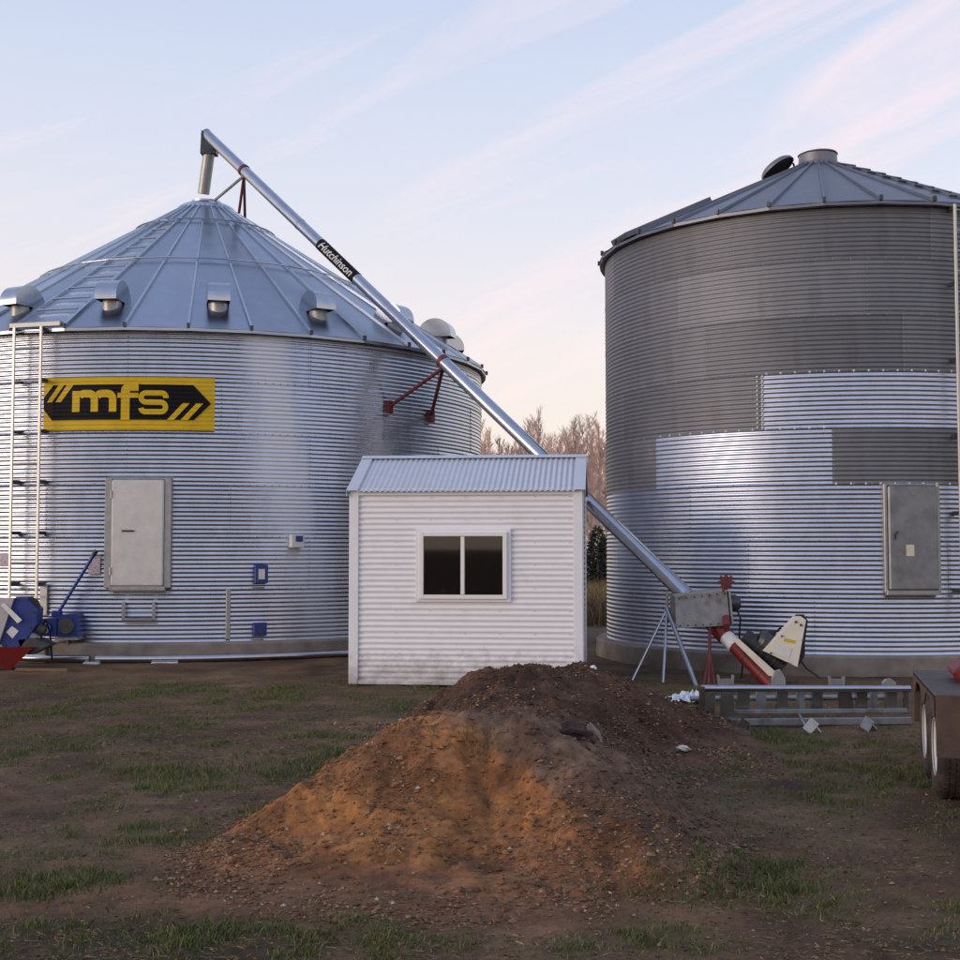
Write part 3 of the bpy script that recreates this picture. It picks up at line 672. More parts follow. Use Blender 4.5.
# ------------------------------------------------------------------ mfs sign
def build_sign():
    pl, zt = wphi(LB, 45, 377); pr, _ = wphi(LB, 215, 377); zt = wphi(LB, 129, 377)[1]; zb_ = wphi(LB, 129, 430)[1]
    root = empty('sign', (*LB['c'], 0), LB['rz']); tag(root, 'yellow and black corrugated sign with letters mfs on the left bin', 'sign')
    U0, U1, V0, V1 = 14., 938., 38., 318.
    def mp(u, v, off):
        phi = pl+(pr-pl)*(u-U0)/(U1-U0); z = zt+(zb_-zt)*(v-V0)/(V1-V0)
        return cyl(phi, LB['r']+.022+off+.0028*math.cos(2*math.pi*z/(LB['H']/72)), z)
    def grid(mb, top, bot, us, off, nv):
        b = len(mb.v)
        for u in us:
            for j in range(nv+1): v = top(u)+(bot(u)-top(u))*j/nv; mb.v.append(tuple(mp(u, v, off)))
        for i in range(len(us)-1):
            for j in range(nv): q = b+i*(nv+1)+j; mb.f.append([q, q+1, q+nv+2, q+nv+1]); mb.m.append(0)
    mb = MB(); us = np.linspace(U0, U1, 41); grid(mb, lambda u: V0, lambda u: V1, us, 0, 96); mb.build('panel', M['sign_yellow'], root, 60)
    # black arrow
    def tp(u): return max(78., 175-(u+12)*1.0 if u < 85 else 78., 175-(918-u)*1.04 if u > 825 else 78.)
    def bt(u): return min(264., 175+(u+12)*1.14 if u < 66 else 264., 175+(918-u)*1.01 if u > 830 else 264.)
    mb = MB(); us = np.unique(np.r_[np.linspace(U0+2, 917.9, 46), 66, 85, 825, 830]); grid(mb, lambda u: 78. if u < 85 else tp(u), bt, us, .008, 72); mb.build('arrow', M['black_print'], root, 60)
    def para(mb, top, bot, off):          # slanted bar: top edge (u0,u1,v), bottom edge (u0,u1,v)
        b = len(mb.v); n = 20
        for j in range(n+1):
            t = j/n; v = top[2]+(bot[2]-top[2])*t
            for k in (0, 1): u = top[k]+(bot[k]-top[k])*t; mb.v.append(tuple(mp(u, v, off)))
        for j in range(n): q = b+2*j; mb.f.append([q, q+1, q+3, q+2]); mb.m.append(0)
    for t, b_ in (((152, 190, 77), (86, 118, 168)), ((104, 136, 77), (36, 66, 168)), ((16, 74, 77), (15.9, 20, 140)), ((772, 808, 175), (690, 726, 265)), ((842, 878, 175), (760, 798, 265))):
        mb = MB(); para(mb, t, b_, .014); mb.build('stripe', M['sign_yellow'], root, 60)
    # letters
    def stroke(mb, pts, wd, off, closed=False):
        # resample
        P = [np.array(p, float) for p in pts]; Q = []
        for a, b in zip(P[:-1], P[1:]):
            k = max(1, int(np.hypot(*(b-a))/6))
            for i in range(k): Q.append(a+(b-a)*i/k)
        Q.append(P[-1]); Q = np.array(Q); T = np.gradient(Q, axis=0); T /= np.hypot(T[:, 0], T[:, 1])[:, None]; Nn = np.stack([-T[:, 1], T[:, 0]], 1)
        b = len(mb.v); k = 6
        for q, n_ in zip(Q, Nn):
            for i in range(k+1): p = q+n_*wd*(i/k-.5); mb.v.append(tuple(mp(p[0], p[1], off)))
        for i in range(len(Q)-1):
            for j in range(k): s_ = b+i*(k+1)+j; mb.f.append([s_, s_+1, s_+k+2, s_+k+1]); mb.m.append(0)
    def arc(cx, cy, rx, ry, a0, a1, n=8): return [(cx+rx*math.cos(R(a0+(a1-a0)*i/n)), cy+ry*math.sin(R(a0+(a1-a0)*i/n))) for i in range(n+1)]
    mb = MB(); stroke(mb, [(204, 222), (204, 111)], 42, 0.0150); stroke(mb, [(224, 140), (232, 130), (245, 126)]+arc(275, 156, 31, 30, -90, 0)+[(306, 222)], 40, 0.0155)
    stroke(mb, [(322, 140), (332, 129), (345, 126)]+arc(374, 156, 31, 30, -90, 0)+[(405, 222)], 40, 0.0160); mb.build('letter_m', M['sign_yellow'], root, 60)
    mb = MB(); stroke(mb, [(472, 266), (472, 120)]+arc(500, 112, 28, 22, 180, 270)+[(541, 90)], 46, 0.0150); stroke(mb, [(430, 136), (541, 136)], 26, 0.0160); mb.build('letter_f', M['sign_yellow'], root, 60)
    mb = MB(); stroke(mb, [(684, 150)]+arc(662, 146, 22, 23, 0, -90)+arc(580, 147, 25, 24, -90, -270)+arc(658, 197, 25, 25, -90, 90)+arc(578, 198, 24, 24, 90, 170), 28, 0.0150); mb.build('letter_s', M['sign_yellow'], root, 60)
build_sign()

# ------------------------------------------------------------------ transport auger
def local_on_tube(root_pts, t): a, b = root_pts; return a+(b-a)*t
A1, A0 = at(206, 134, 25.35), at(688, 597, 18.05)     # head, foot
AR = .105
auger = empty('grain_auger', (A0.x, A0.y, 0)); OFF = Vector((A0.x, A0.y, 0))
tag(auger, 'long galvanised auger tube slanting from bin roof down behind the shed to a grey hopper', 'auger')
def al(p): return Vector(p)-OFF
ad = (A1-A0).normalized(); AL = (A1-A0).length
MB().tube(al(A0), al(A1), AR, n=32).build('tube', M['galv_tube'], auger, 40)
def along(px):                # point on the tube axis seen at column px
    lo, hi = 0., 1.
    for _ in range(50):
        m_ = (lo+hi)/2; p = A0+(A1-A0)*m_; d = p-Vector((0, 0, CAMZ)); x = 480+FOC*d.x/(d.y*math.cos(PITCH)+d.z*math.sin(PITCH))
        if x > px: lo = m_
        else: hi = m_
    return A0+(A1-A0)*lo
# sleeve joints
for px, L_, rr in ((674, .5, .114), (612, .06, .110), (445, .06, .110), (300, .05, .110)):
    p = along(px); MB().tube(al(p-ad*L_/2), al(p+ad*L_/2), rr, n=32).build('sleeve', M['galv_tube'], auger, 40)
# head and downspout
hp = A1-ad*.05; hb = MB()
hb.tube(al(A1-ad*.02), al(A1+ad*.012), AR+.004, n=32); hb.build('end_cap', M['galv_dull'], auger, 40)
s0, s1 = at(209.5, 152, 25.3), at(203.5, 194, 25.45)
mb = MB(); c0 = hp-ad*.12
V = []; q = [(-.17, .15), (.17, .15), (.17, -.15), (-.17, -.15)]
V = [al(A1+Vector((-.07, -.11, .05))), al(A1+Vector((.22, -.11, -.20))), al(A1+Vector((.22, .11, -.20))), al(A1+Vector((-.07, .11, .05)))]
for dx, dy in ((-.16, -.13), (.15, -.13), (.15, .13), (-.16, .13)): V.append(al(s0+Vector((dx, dy, -.06))))
mb.add(V, [(0, 1, 5, 4), (1, 2, 6, 5), (2, 3, 7, 6), (3, 0, 4, 7), (0, 3, 2, 1), (4, 5, 6, 7)]); mb.build('spout_head', M['dark_steel'], auger)
MB().tube(al(s0+Vector((0, 0, .05))), al(s1), .115, .115, n=24).build('downspout', M['galv_dull'], auger, 40)
# collars and braces
def collar(px, w, m, parent=auger):
    p = along(px); MB().tube(al(p-ad*w/2), al(p+ad*w/2), AR+.014, n=28).build('collar', m, auger, 40); return p
c1 = collar(244, .06, M['dark_red']); c2 = collar(443, .08, M['dark_red'])
def march(px, py):            # where that line of sight meets the left roof
    d = ray(px, py)
    for i in range(4000):
        t = 15+i*.004; p = Vector((0, 0, CAMZ))+d*t; ph, z, r = to_bin(LB, p); re, ze = LB['r']+.1, LB['zb']+LB['H']+.01
        if r < re and z < ze+(LT[1]-ze)*(re-r)/(re-LT[0]): return p
    return at(px, py, 24.9)
for px, py, m in ((214, 201, 'galv_dull'), (239, 213, 'dark_red'), (245, 219, 'dark_red')):
    MB().tube(al(c1-Vector((0, 0, AR))), al(march(px, py)), .028, n=8).build('brace', M[m], auger, 40)
for px, py in ((389, 407), (431, 416)):
    w_ = wall_hit(LB, px, py, .02); b = MB().tube(al(c2-Vector((0, 0, AR))), al(w_), .032, n=8).build('brace', M['dark_red'], auger, 40)
    dirn = Vector((w_.x-LB['c'][0], w_.y-LB['c'][1], 0)).normalized()
    MB().box((0, 0, 0), (.12, .10, .22), dirn.to_track_quat('-Y', 'Z').to_matrix().to_4x4(), .01).build('foot_plate', M['dark_red'], auger, loc=al(w_))
# black band with white lettering
p0, p1 = along(321), along(357); MB().tube(al(p0), al(p1), AR+.006, n=40).build('band', M['black_print'], auger, 40)
def tube_text(txt, pa, pb, h, m, name):
    cu = bpy.data.curves.new('t', 'FONT'); cu.body = txt; cu.size = 1; cu.shear = .35; cu.offset = .012; cu.align_x = 'CENTER'; cu.resolution_u = 4
    o = bpy.data.objects.new('t', cu); COL.objects.link(o); dg = bpy.context.evaluated_depsgraph_get(); dg.update()
    me = bpy.data.meshes.new_from_object(o.evaluated_get(dg)); bpy.data.objects.remove(o)
    bm = bmesh.new(); bm.from_mesh(me); xs = [v.co.x for v in bm.verts]; ys = [v.co.y for v in bm.verts]; x0, x1, y0, y1 = min(xs), max(xs), min(ys), max(ys)
    for i in range(1, 14): bmesh.ops.bisect_plane(bm, geom=bm.verts[:]+bm.edges[:]+bm.faces[:], plane_co=(0, y0+(y1-y0)*i/14, 0), plane_no=(0, 1, 0))
    axis = (pb-pa).normalized(); L_ = (pb-pa).length
    out = (Vector((0, 0, CAMZ))-(pa+pb)/2); out = (out-axis*out.dot(axis)).normalized(); side = out.cross(axis)*-1
    if side.z < 0: side = -side
    for v in bm.verts:
        u = (v.co.x-x0)/(x1-x0); w_ = ((v.co.y-y0)/(y1-y0)-.5)*h; a = w_/(AR+.012)
        v.co = al(pa+axis*L_*u+(out*math.cos(a)+side*math.sin(a))*(AR+.011))
    bm.to_mesh(me); bm.free(); me.materials.append(m); link(name, me, auger)
tube_text('Hutchinson', p0+(p1-p0)*.06, p0+(p1-p0)*.94, .155, M['off_white'], 'lettering')
# hopper box at the foot
hx = empty('hopper', al(at(699, 608, 18.0)), 0, auger)
s = 18.0/FOC
def hpx(x, y, dy=0): return Vector(((x-699)*s, dy, (608-y)*s))
mb = MB(); mb.prism([hpx(672.5, 595, -.28), hpx(723, 589.5, -.28), hpx(726, 624, -.28), hpx(673, 627, -.28)], (0, .52, 0)); mb.build('box', M['galv_grey'], hx)
mb = MB(); mb.prism([hpx(671, 594, -.29), hpx(724, 588.5, -.29), hpx(724, 590.5, -.29), hpx(671, 596, -.29)], (0, .54, 0)); mb.build('rim', M['galv_dull'], hx)
MB().box(hpx(727.2, 607, -.02), (.03, .5, .46), Matrix.Rotation(R(-5), 4, 'Y'), .006).build('end_plate', M['galv_dull'], hx)
mb = MB(); mb.tube(hpx(728, 603, -.05), hpx(734, 603, -.05), .12, n=20); mb.tube(hpx(734, 603, -.05), hpx(739, 603, -.05), .12, .08, n=20); mb.build('motor', M['dark_steel'], hx, 40)
for i in range(7):
    f_ = i/6; MB().tube(hpx(676+f_*45, 598-f_*5, -.285), hpx(676+f_*45, 598-f_*5, -.30), .012, n=6).build('bolt', M['dark_steel'], hx)
    MB().tube(hpx(677+f_*45, 624.5-f_*2.5, -.285), hpx(677+f_*45, 624.5-f_*2.5, -.30), .012, n=6).build('bolt', M['dark_steel'], hx)
P = [hpx(736, 609, -.05), hpx(739, 618, -.08), hpx(738, 640, -.05), hpx(742, 662, .0), hpx(741, 678, .05)]
MB().path(P, .014, 6).build('power_cable', M['black'], hx, 40)
# legs of the foot stand
lt = at(667, 600, 17.95)
st = empty('stand', al(lt), 0, auger)
MB().tube((0, 0, .12), (0, 0, -.3), .022, n=8).build('post', M['galv_dull'], st, 40)
for px, py, r_ in ((632, 681, .018), (663, 683, .02), (697, 688, .032)):
    g = ground_at(px, py, .0); MB().tube((0, 0, -.12), g-lt, r_, n=10).build('leg', M['galv_tube'], st, 40)

# ------------------------------------------------------------------ small red loading auger
ro = ground_at(766, 688); RO = Vector((ro.x, ro.y, 0)); YR = 17.35
ra = empty('loading_auger', RO); tag(ra, 'short red auger with black motor and cream belt guard under the hopper', 'auger')
def rl(px, py, Y=YR): return at(px, py, Y)-RO
def rbox(pts, Y, th): return [rl(x, y, Y) for x, y in pts], (0, th, 0)
t0, t1 = rl(712, 622, 18.0), rl(776, 689, 17.0)
MB().tube(t0, t1, .098, n=20).build('tube', M['red'], ra, 40)
tv = (t1-t0).normalized()
MB().tube(t0, t0.lerp(t1, .24), .122, n=20).build('sleeve', M['red'], ra, 40)
p = t0.lerp(t1, .31); MB().tube(p-tv*.11, p+tv*.11, .107, n=20).build('white_band', M['off_white'], ra, 40)
pts, ex = rbox([(734, 641), (739, 639), (776, 672), (771, 678)], 17.05, .05); MB().prism(pts, ex).build('cream_rail', M['cream'], ra)
mb = MB(); mb.tube(rl(743, 637, 17.3), rl(783, 668, 17.2), .13, n=20); mb.build('motor_tube', M['black'], ra, 40)
mb = MB(); mb.tube(rl(762, 640, 17.25), rl(786, 652, 17.25), .15, n=20); mb.tube(rl(758, 638, 17.25), rl(762, 640, 17.25), .10, .15, n=20); mb.build('motor', M['dark_steel'], ra, 40)
MB().box(rl(771, 633.5, 17.25), (.10, .12, .10), None, .01).build('motor_mount', M['black'], ra)
pts, ex = rbox([(795.5, 617), (801, 616.5), (806, 620), (797.5, 667), (765, 651.5)], 16.95, .16); g = MB().prism(pts, ex).build('belt_guard', M['cream'], ra)
pts, ex = rbox([(784.5, 638), (795.5, 640.5), (794.8, 643.5), (783.5, 641)], 16.942, .004); MB().prism(pts, ex).build('warning_label', M['yellow_label'], g)
pts, ex = rbox([(779, 645), (792, 648.5), (788.5, 658.5), (776, 654)], 16.942, .004); MB().prism(pts, ex).build('instruction_label', M['off_white'], g)
for x, y in ((796, 622), (801, 625)): MB().tube(rl(x, y, 16.94), rl(x, y, 16.95), .018, n=10).build('bolt_hole', M['dark_steel'], g)
pts, ex = rbox([(797, 614.5), (804, 614.5), (808, 621), (805, 642), (805, 655), (801, 663), (798, 666), (766, 652)], 17.12, .06); MB().prism(pts, ex).build('guard_backplate', M['black'], ra)
for x, y in ((788, 663), (771, 653), (803, 640), (782, 636)): MB().tube(rl(x, y, 16.93), rl(x, y, 16.955), .014, n=6).build('guard_bolt', M['dark_steel'], g)
for f_ in (.30, .55, .8, .98): c_ = t0.lerp(t1, f_); MB().tube(c_-tv*.012, c_+tv*.012, .104, n=20).build('weld_ring', M['dark_red'], ra, 40)
for k in range(5): c_ = rl(743, 637, 17.3).lerp(rl(783, 668, 17.2), .2+.14*k); d_ = (rl(783, 668, 17.2)-rl(743, 637, 17.3)).normalized(); MB().tube(c_-d_*.01, c_+d_*.01, .138, n=20).build('cooling_fin', M['dark_steel'], ra, 40)
MB().path([rl(775, 633, 17.2), rl(780, 628, 17.15), rl(790, 634, 17.2), rl(795, 652, 17.3), rl(806, 668, 17.3), rl(820, 678, 17.2)], .013, 6).build('power_cable', M['black'], ra, 40)
# red prop stand
mb = MB(); mb.tube(rl(710, 624, 17.8), rl(709.5, 655), .022, n=8); mb.build('prop', M['dark_red'], ra, 40)
for px in (704, 709, 715): MB().tube(rl(709.5, 652), ground_at(px, 684.5)-RO, .018, n=8).build('leg', M['dark_red'], ra, 40)
# red sprocket wheel above the hopper
mb = MB(); c = rl(726.5, 582, 17.7); mb.tube(c, c+Vector((0, .05, 0)), .08, n=20)
for i in range(8):
    a = i*math.pi/4; mb.box(c+Vector((.085*math.cos(a), .025, .085*math.sin(a))), (.05, .045, .03), Matrix.Rotation(-a, 4, 'Y'))
mb.build('sprocket', M['dark_red'], ra); MB().tube(rl(724, 585, 17.72), rl(723, 592, 17.72), .02, n=8).build('sprocket_post', M['dark_red'], ra)
MB().tube(rl(726, 617, 17.7), rl(727, 626, 17.6), .05, n=10).build('drive_coupling', M['dark_red'], ra)

# ------------------------------------------------------------------ white shed
SH_A = R(-5.7)                     # turned so that the right wall shows a sliver
SH_W, SH_D = 3.03, 2.20
pL = ground_at(349.5, 684, .02)
shed = empty('shed', (pL.x, pL.y, 0), SH_A); tag(shed, 'small white corrugated metal shed with a sliding window between the bins', 'shed')
def shed_local(px, py): # intersect with front plane
    n = Vector((math.sin(SH_A), -math.cos(SH_A), 0)); d = ray(px, py); o = Vector((0, 0, CAMZ)); t = (pL-o).dot(n)/d.dot(n); p = o+d*t-Vector((pL.x, pL.y, 0))
    return Vector((p.x*math.cos(-SH_A)-p.y*math.sin(-SH_A), 0, p.z))
EH = shed_local(352, 491).z; SH_W = shed_local(582, 500).x
def corr(mb, u0, u1, v0, v1, n, amp, fn, per=6, phase=0):    # corrugation along v; fn(u, v, offset)
    b = len(mb.v)
    for j in range(n*per+1):
        v = v0+(v1-v0)*j/(n*per); k = amp*math.cos(2*math.pi*j/per+phase)
        mb.v += [tuple(fn(u0, v, k)), tuple(fn(u1, v, k))]
    for j in range(n*per): q = b+2*j; mb.f.append([q, q+1, q+3, q+2]); mb.m.append(mb.mi)
wl, wr, wt, wb = shed_local(416, 560).x, shed_local(511, 560).x, shed_local(460, 529).z, shed_local(460, 602).z
pit = .0745
def wallpiece(u0, u1, v0, v1):
    # rows snapped to a common pitch so neighbouring pieces line up
    i0, i1 = round((v0-.05)/pit), round((v1-.05)/pit); return u0, u1, .05+i0*pit, .05+i1*pit, i1-i0
mb = MB()
for (u0, u1, v0, v1) in ((.10, wl+.03, .05, EH), (wr-.03, SH_W-.10, .05, EH), (wl+.03, wr-.03, wt-.04, EH), (wl+.03, wr-.03, .05, wb+.04)):
    a, b, c, d_, n = wallpiece(u0, u1, v0, v1); corr(mb, a, b, c, d_, n, .0085, lambda u, v, k: Vector((u, .010-k, v)))
mb.build('front_siding', M['white_paint'], shed, 60)
RISE = .50
mb = MB(); N_ = round((EH-.05)/pit)
corr(mb, .08, SH_D-.08, .05, .05+N_*pit, N_, .0085, lambda u, v, k: Vector((SH_W-.01+k, u, v))); mb.build('side_siding', M['white_paint'], shed, 60)
mb = MB(); corr(mb, .08, SH_D-.08, .05, .05+N_*pit, N_, .0085, lambda u, v, k: Vector((.01-k, u, v))); mb.build('side_siding', M['white_paint'], shed, 60)
mb = MB(); corr(mb, .08, SH_W-.08, .05, .05+N_*pit, N_, .0085, lambda u, v, k: Vector((u, SH_D-.01+k, v))); mb.build('back_siding', M['white_paint'], shed, 60)
for x in (.012, SH_W-.012):
    MB().prism([(x, 0, EH-.03), (x, SH_D, EH-.03), (x, SH_D/2, EH+RISE-.02)], (.004, 0, 0)).build('gable', M['white_paint'], shed)
for x, y, sx, sy in ((0, 0, 1, 1), (SH_W, 0, -1, 1), (0, SH_D, 1, -1), (SH_W, SH_D, -1, -1)):
    mb = MB(); mb.box((x+sx*.053, y-sy*.006, EH/2+.01), (.12, .022, EH-.02), None, .004); mb.box((x-sx*.006, y+sy*.062, EH/2+.01), (.022, .11, EH-.02), None, .004)
    mb.build('corner_trim', M['trim'], shed)
MB().box((SH_W/2, -.012, .045), (SH_W-.24, .03, .05), None, .005).build('base_trim', M['trim'], shed)
MB().box((SH_W/2, -.004, EH-.03), (SH_W-.2, .02, .06), None, .004).build('eave_trim', M['trim'], shed)
# roof: two corrugated slopes, edge flashings, ridge
ov = .07; ex = .045
for sgn in (0, 1):
    mb = MB(); n = 40; k = RISE/(SH_D/2)
    def f(v, u, kk, sgn=sgn):    # v: across the width, u: 0 eave .. 1 ridge
        d = -ov+(SH_D/2+ov)*u; z = EH+.02+k*d+kk*.9; y = d if sgn == 0 else SH_D-d
        return Vector((v, y, z))
    corr(mb, 0, 1, .08, SH_W-.08, n, .0105, lambda u, v, kk: f(v, u, kk)); mb.build('roof_sheet', M['white_roof'], shed, 60)
    for x in (-ex, SH_W+ex-.15):
        mb = MB(); a = [f(x, 0, .0215), f(x+.15, 0, .0215), f(x+.15, 1, .0215), f(x, 1, .0215)]; mb.prism(a, (0, 0, -.006)); 
        xx = x if x < 0 else x+.15; mb.prism([f(xx, 0, .018), f(xx, 1, .018), f(xx, 1, -.075), f(xx, 0, -.075)], (.004 if x < 0 else -.004, 0, 0)); mb.build('roof_edge', M['white_roof'], shed)
mb = MB(); y = SH_D/2; z = EH+.02+RISE
mb.prism([(-ex-.005, y-.11, z-.022), (-ex-.005, y, z+.027), (-ex-.005, y+.11, z-.022), (-ex-.005, y, z+.018)], (SH_W+2*ex+.01, 0, 0)); mb.build('ridge_cap', M['white_roof'], shed)
mb = MB()
for j in range(1, 9):
    z = .05+pit*4*j+pit*.5
    for i in range(7):
        x = .16+(SH_W-.32)*i/6
        if z < EH-.06 and not (wl-.02 < x < wr+.02 and wb-.02 < z < wt+.02): mb.tube((x, .006, z), (x, -.004, z), .006, n=6)
tag(mb.build('siding_screws', M['galv_dull'], shed), kind='stuff')
# window
win = empty('window', ((wl+wr)/2, 0, (wt+wb)/2), 0, shed); ww, wh = wr-wl, wt-wb
def frame(mb, w, h, t, d, y):
    for sx in (-1, 1): mb.box((sx*(w-t)/2, y, 0), (t, d, h), None, .004)
    for sz in (-1, 1): mb.box((0, y, sz*(h-t)/2), (w-2*t, d-.002, t), None, .004)
mb = MB(); frame(mb, ww, wh, .06, .035, -.008); mb.build('flashing', M['trim'], win)
mb = MB(); frame(mb, ww-.10, wh-.08, .055, .07, -.022); mb.box((-.005, -.022, 0), (.05, .068, wh-.20), None, .004); mb.build('frame', M['vinyl'], win)
iw = (ww-.21)/2
for sx in (-1, 1): MB().box((sx*(iw/2+.022)-.005, -.012+.006*sx, 0), (iw+.02, .006, wh-.18)).build('pane', M['glass'], win)
# dark lined inside with a bench and two small things on it
mb = MB(); mb.box((SH_W/2, SH_D/2, .05), (SH_W-.1, SH_D-.1, .04)); mb.build('floor', M['dark_inside'], shed)
mb = MB(); mb.box((SH_W/2, SH_D-.06, EH/2), (SH_W-.2, .02, EH-.1)); mb.box((.06, SH_D/2, EH/2), (.02, SH_D-.2, EH-.1)); mb.box((SH_W-.06, SH_D/2, EH/2), (.02, SH_D-.2, EH-.1)); mb.box((SH_W/2, SH_D/2, EH-.02), (SH_W-.2, SH_D-.2, .02)); mb.build('lining', M['dark_inside'], shed)
MB().box((SH_W/2, .35, wb-.06), (SH_W-.3, .5, .04), None, .005).build('bench', M['wood_deck'], shed)
c = shed_local(484, 589)+Vector((0, .12, 0))
tg = MB(); tg.lathe([(.001, -.055), (.03, -.03), (.05, .0), (.045, .03), (.02, .045), (.001, .035)], 16); o = tg.build('white_cup', M['off_white'], None, 40); o.location = shed.matrix_basis @ Vector((c.x, .22, wb+.02)); tag(o, 'small white cup standing behind the right window pane of the shed', 'cup')
mb = MB(); mb.box((0, 0, .06), (.09, .06, .12), None, .01); mb.box((0, 0, .17), (.07, .05, .08), None, .01); o = mb.build('radio', M['dark_steel'], None); o.location = shed.matrix_basis @ Vector((shed_local(441, 580).x, .25, wb-.035)); tag(o, 'small grey box standing behind the left window pane of the shed', 'box')

# ------------------------------------------------------------------ steel frame lying before the right bin
g0, g1 = ground_at(703, 727), ground_at(913, 725); FY = (g0+g1)/2
fr_ang = math.atan2(g1.y-g0.y, g1.x-g0.x); FL = (g1-g0).length
fr_ = empty('steel_truss', (g0.x, g0.y, 0), fr_ang); tag(fr_, 'galvanised ladder-like steel frame lying on the grass before the right bin', 'steel frame')
fx = lambda px: (px-703)/(913-703)*FL
MB().tube((0, .06, .38), (FL, .06, .36), .034, n=14).build('top_rail', M['galv_tube'], fr_, 40)
mb = MB(); mb.box((FL*.56, 0, .045), (FL*.86, .05, .07), None, .006); mb.build('bottom_rail', M['galv_grey'], fr_)
mb = MB(); mb.box((FL*.56, .10, .135), (FL*.86, .05, .045), None, .006); mb.build('middle_rail', M['galv_grey'], fr_)
MB().tube((0, .55, .22), (FL, .55, .22), .03, n=10).build('back_rail', M['galv_grey'], fr_, 40)
for px, y, w_, tilt in ((712, .10, .10, 2), (729, .05, .12, -2), (749, .22, .12, 3), (770, .30, .08, 0), (787, .16, .10, 1), (809, .24, .06, -3), (828, .34, .10, 2), (850, .10, .12, -7), (870, .22, .10, 0), (886, .30, .05, 0), (899, .18, .10, 2), (911, .1, .03, 0)):
    mb = MB(); x = fx(px); z0 = .12 if px > 740 else .05; h_ = .37-.11*y-z0
    rt = Matrix.Rotation(R(tilt), 4, 'Y'); c = Vector((x, y, z0+h_/2-.02))
    mb.box(c, (w_, .012, h_), rt); 
    for sx in (-1, 1): mb.box(c+Vector((sx*w_/2, .03, 0)), (.012, .06, h_), rt)
    mb.build('web_channel', M['galv_grey'] if px in (770, 809, 886) else M['galv_tube'], fr_)
for px, y, hh in ((728, .06, .13), (788, .30, .16), (845, .22, .09), (898, .2, .07)):
    x = fx(px); mb = MB(); w_ = .07
    if px in (788, 898): mb.prism([(x-w_, y, .36), (x+w_, y, .36), (x+w_*.9, y, .38+hh*.5), (x+w_*.2, y, .38+hh), (x-w_*.5, y, .38+hh*.9), (x-w_, y, .38+hh*.4)], (0, .05, 0))
    else:
        for sx in (-1, 1): mb.box((x+sx*w_, y+.03, .38+hh/2), (.012, .07, hh), Matrix.Rotation(R(sx*6), 4, 'Y'))
        mb.box((x, y+.06, .38+hh*.35), (w_*2, .012, hh*.7))
    mb.build('bracket', M['galv_dull'], fr_)
MB().box((0, .03, .20), (.05, .06, .40), None, .005).build('end_post', M['rust'], fr_)
for px in (712, 729): MB().tube((fx(px), .08, .02), (fx(px), .08, .07), .075, n=12).build('base_plate', M['rust'], fr_, 40)
# loose angle brackets in the grass
def angle_bracket(px, py, rz, lab, tilt):
    g = ground_at(px, py); mb = MB(); w_ = .10; L_ = .13
    mb.box((0, .0, .0), (w_, .010, L_), Matrix.Rotation(R(38), 4, 'Y')); mb.box((.058, .05, -.005), (.010, .11, L_), Matrix.Rotation(R(-38), 4, 'Y'))
    o = mb.build('angle_bracket', M['galv_dull'], None); o.location = (g.x, g.y, .068); o.rotation_euler = (R(tilt), 0, R(rz)); tag(o, lab, 'bracket', 'loose angle brackets by the steel frame')
angle_bracket(743, 733, 15, 'rusty angle bracket lying nearest the dirt pile below the frame', -12)
angle_bracket(811, 733, -20, 'bright angle bracket beside a thin rod below the middle of the frame', -15)
angle_bracket(867, 731, 10, 'angle bracket below the frame, nearest to the trailer', -20)
bpy.data.objects['angle_bracket'].data.materials[0] = M['rust']
a, b = at(799, 714, 13.25), ground_at(807, 729, .012); mb = MB().tube(a-b, (0, 0, 0), .012, n=8); o = mb.build('steel_rod', M['galv_dull'], None, 40); o.location = b; tag(o, 'short thin steel rod leaning on the frame beside the middle bracket', 'rod')

# ------------------------------------------------------------------ trailer
TA = -math.atan2(.45, 1.79)                  # heading: away from the camera and to the right
tp0 = at(935, 694, 8.98); tp0.z = 0
trailer = empty('trailer', (tp0.x, tp0.y, 0), TA); tag(trailer, 'rusty brown tandem axle trailer at the right edge of the picture', 'trailer')
# local: +y away along the trailer, +x to the right (inboard); x=0 is the outer fender side, y=0 its near end
FLn, FW, FZ = 1.84, .30, .775
mb = MB(); mb.box((FW/2, FLn/2, FZ), (FW, FLn, .02), None, .006); mb.build('fender_top', M['fender_top'], trailer)
# skirt with two wheel arches
mb = MB(); outline = [(0, FZ-.010), (FLn, FZ-.010), (FLn, FZ-.16)]
for cy in (1.33, .52):
    outline += [(cy+.40*math.cos(R(a)), .36+.40*math.sin(R(a))) for a in range(38, 143, 13)]
outline += [(0, FZ-.16)]
# keep the skirt as a strip of quads
us = np.linspace(0, FLn, 45); V = []; F = []
for u in us:
    zlow = FZ-.15
    for cy in (1.33, .52):
        dd = .40**2-(u-cy)**2
        if dd > 0: zlow = max(zlow, min(.36+math.sqrt(dd), FZ-.045))
    zlow = min(zlow, FZ-.04)
    for x in (-.006, .006): V += [(x, u, FZ-.011), (x, u, zlow)]
for i in range(44):
    q = 4*i; F += [(q, q+4, q+5, q+1), (q+2, q+3, q+7, q+6), (q+1, q+5, q+7, q+3)]
mb = MB().add(V, F); mb.build('fender_skirt', M['rust'], trailer)
mb = MB(); mb.box((FW/2+.01, -.012, FZ-.2), (FW+.02, .02, .42), Matrix.Rotation(R(0), 4, 'X'), .004); mb.build('fender_end', M['rust'], trailer)
mb = MB(); mb.box((FW/2+.01, -.03, FZ-.395), (FW+.02, .05, .05), None, .006); mb.build('fender_lip', M['rust'], trailer)
mb = MB(); mb.box((FW/2+.01, FLn+.012, FZ-.2), (FW+.02, .02, .42), None, .004); mb.build('fender_end', M['rust'], trailer)
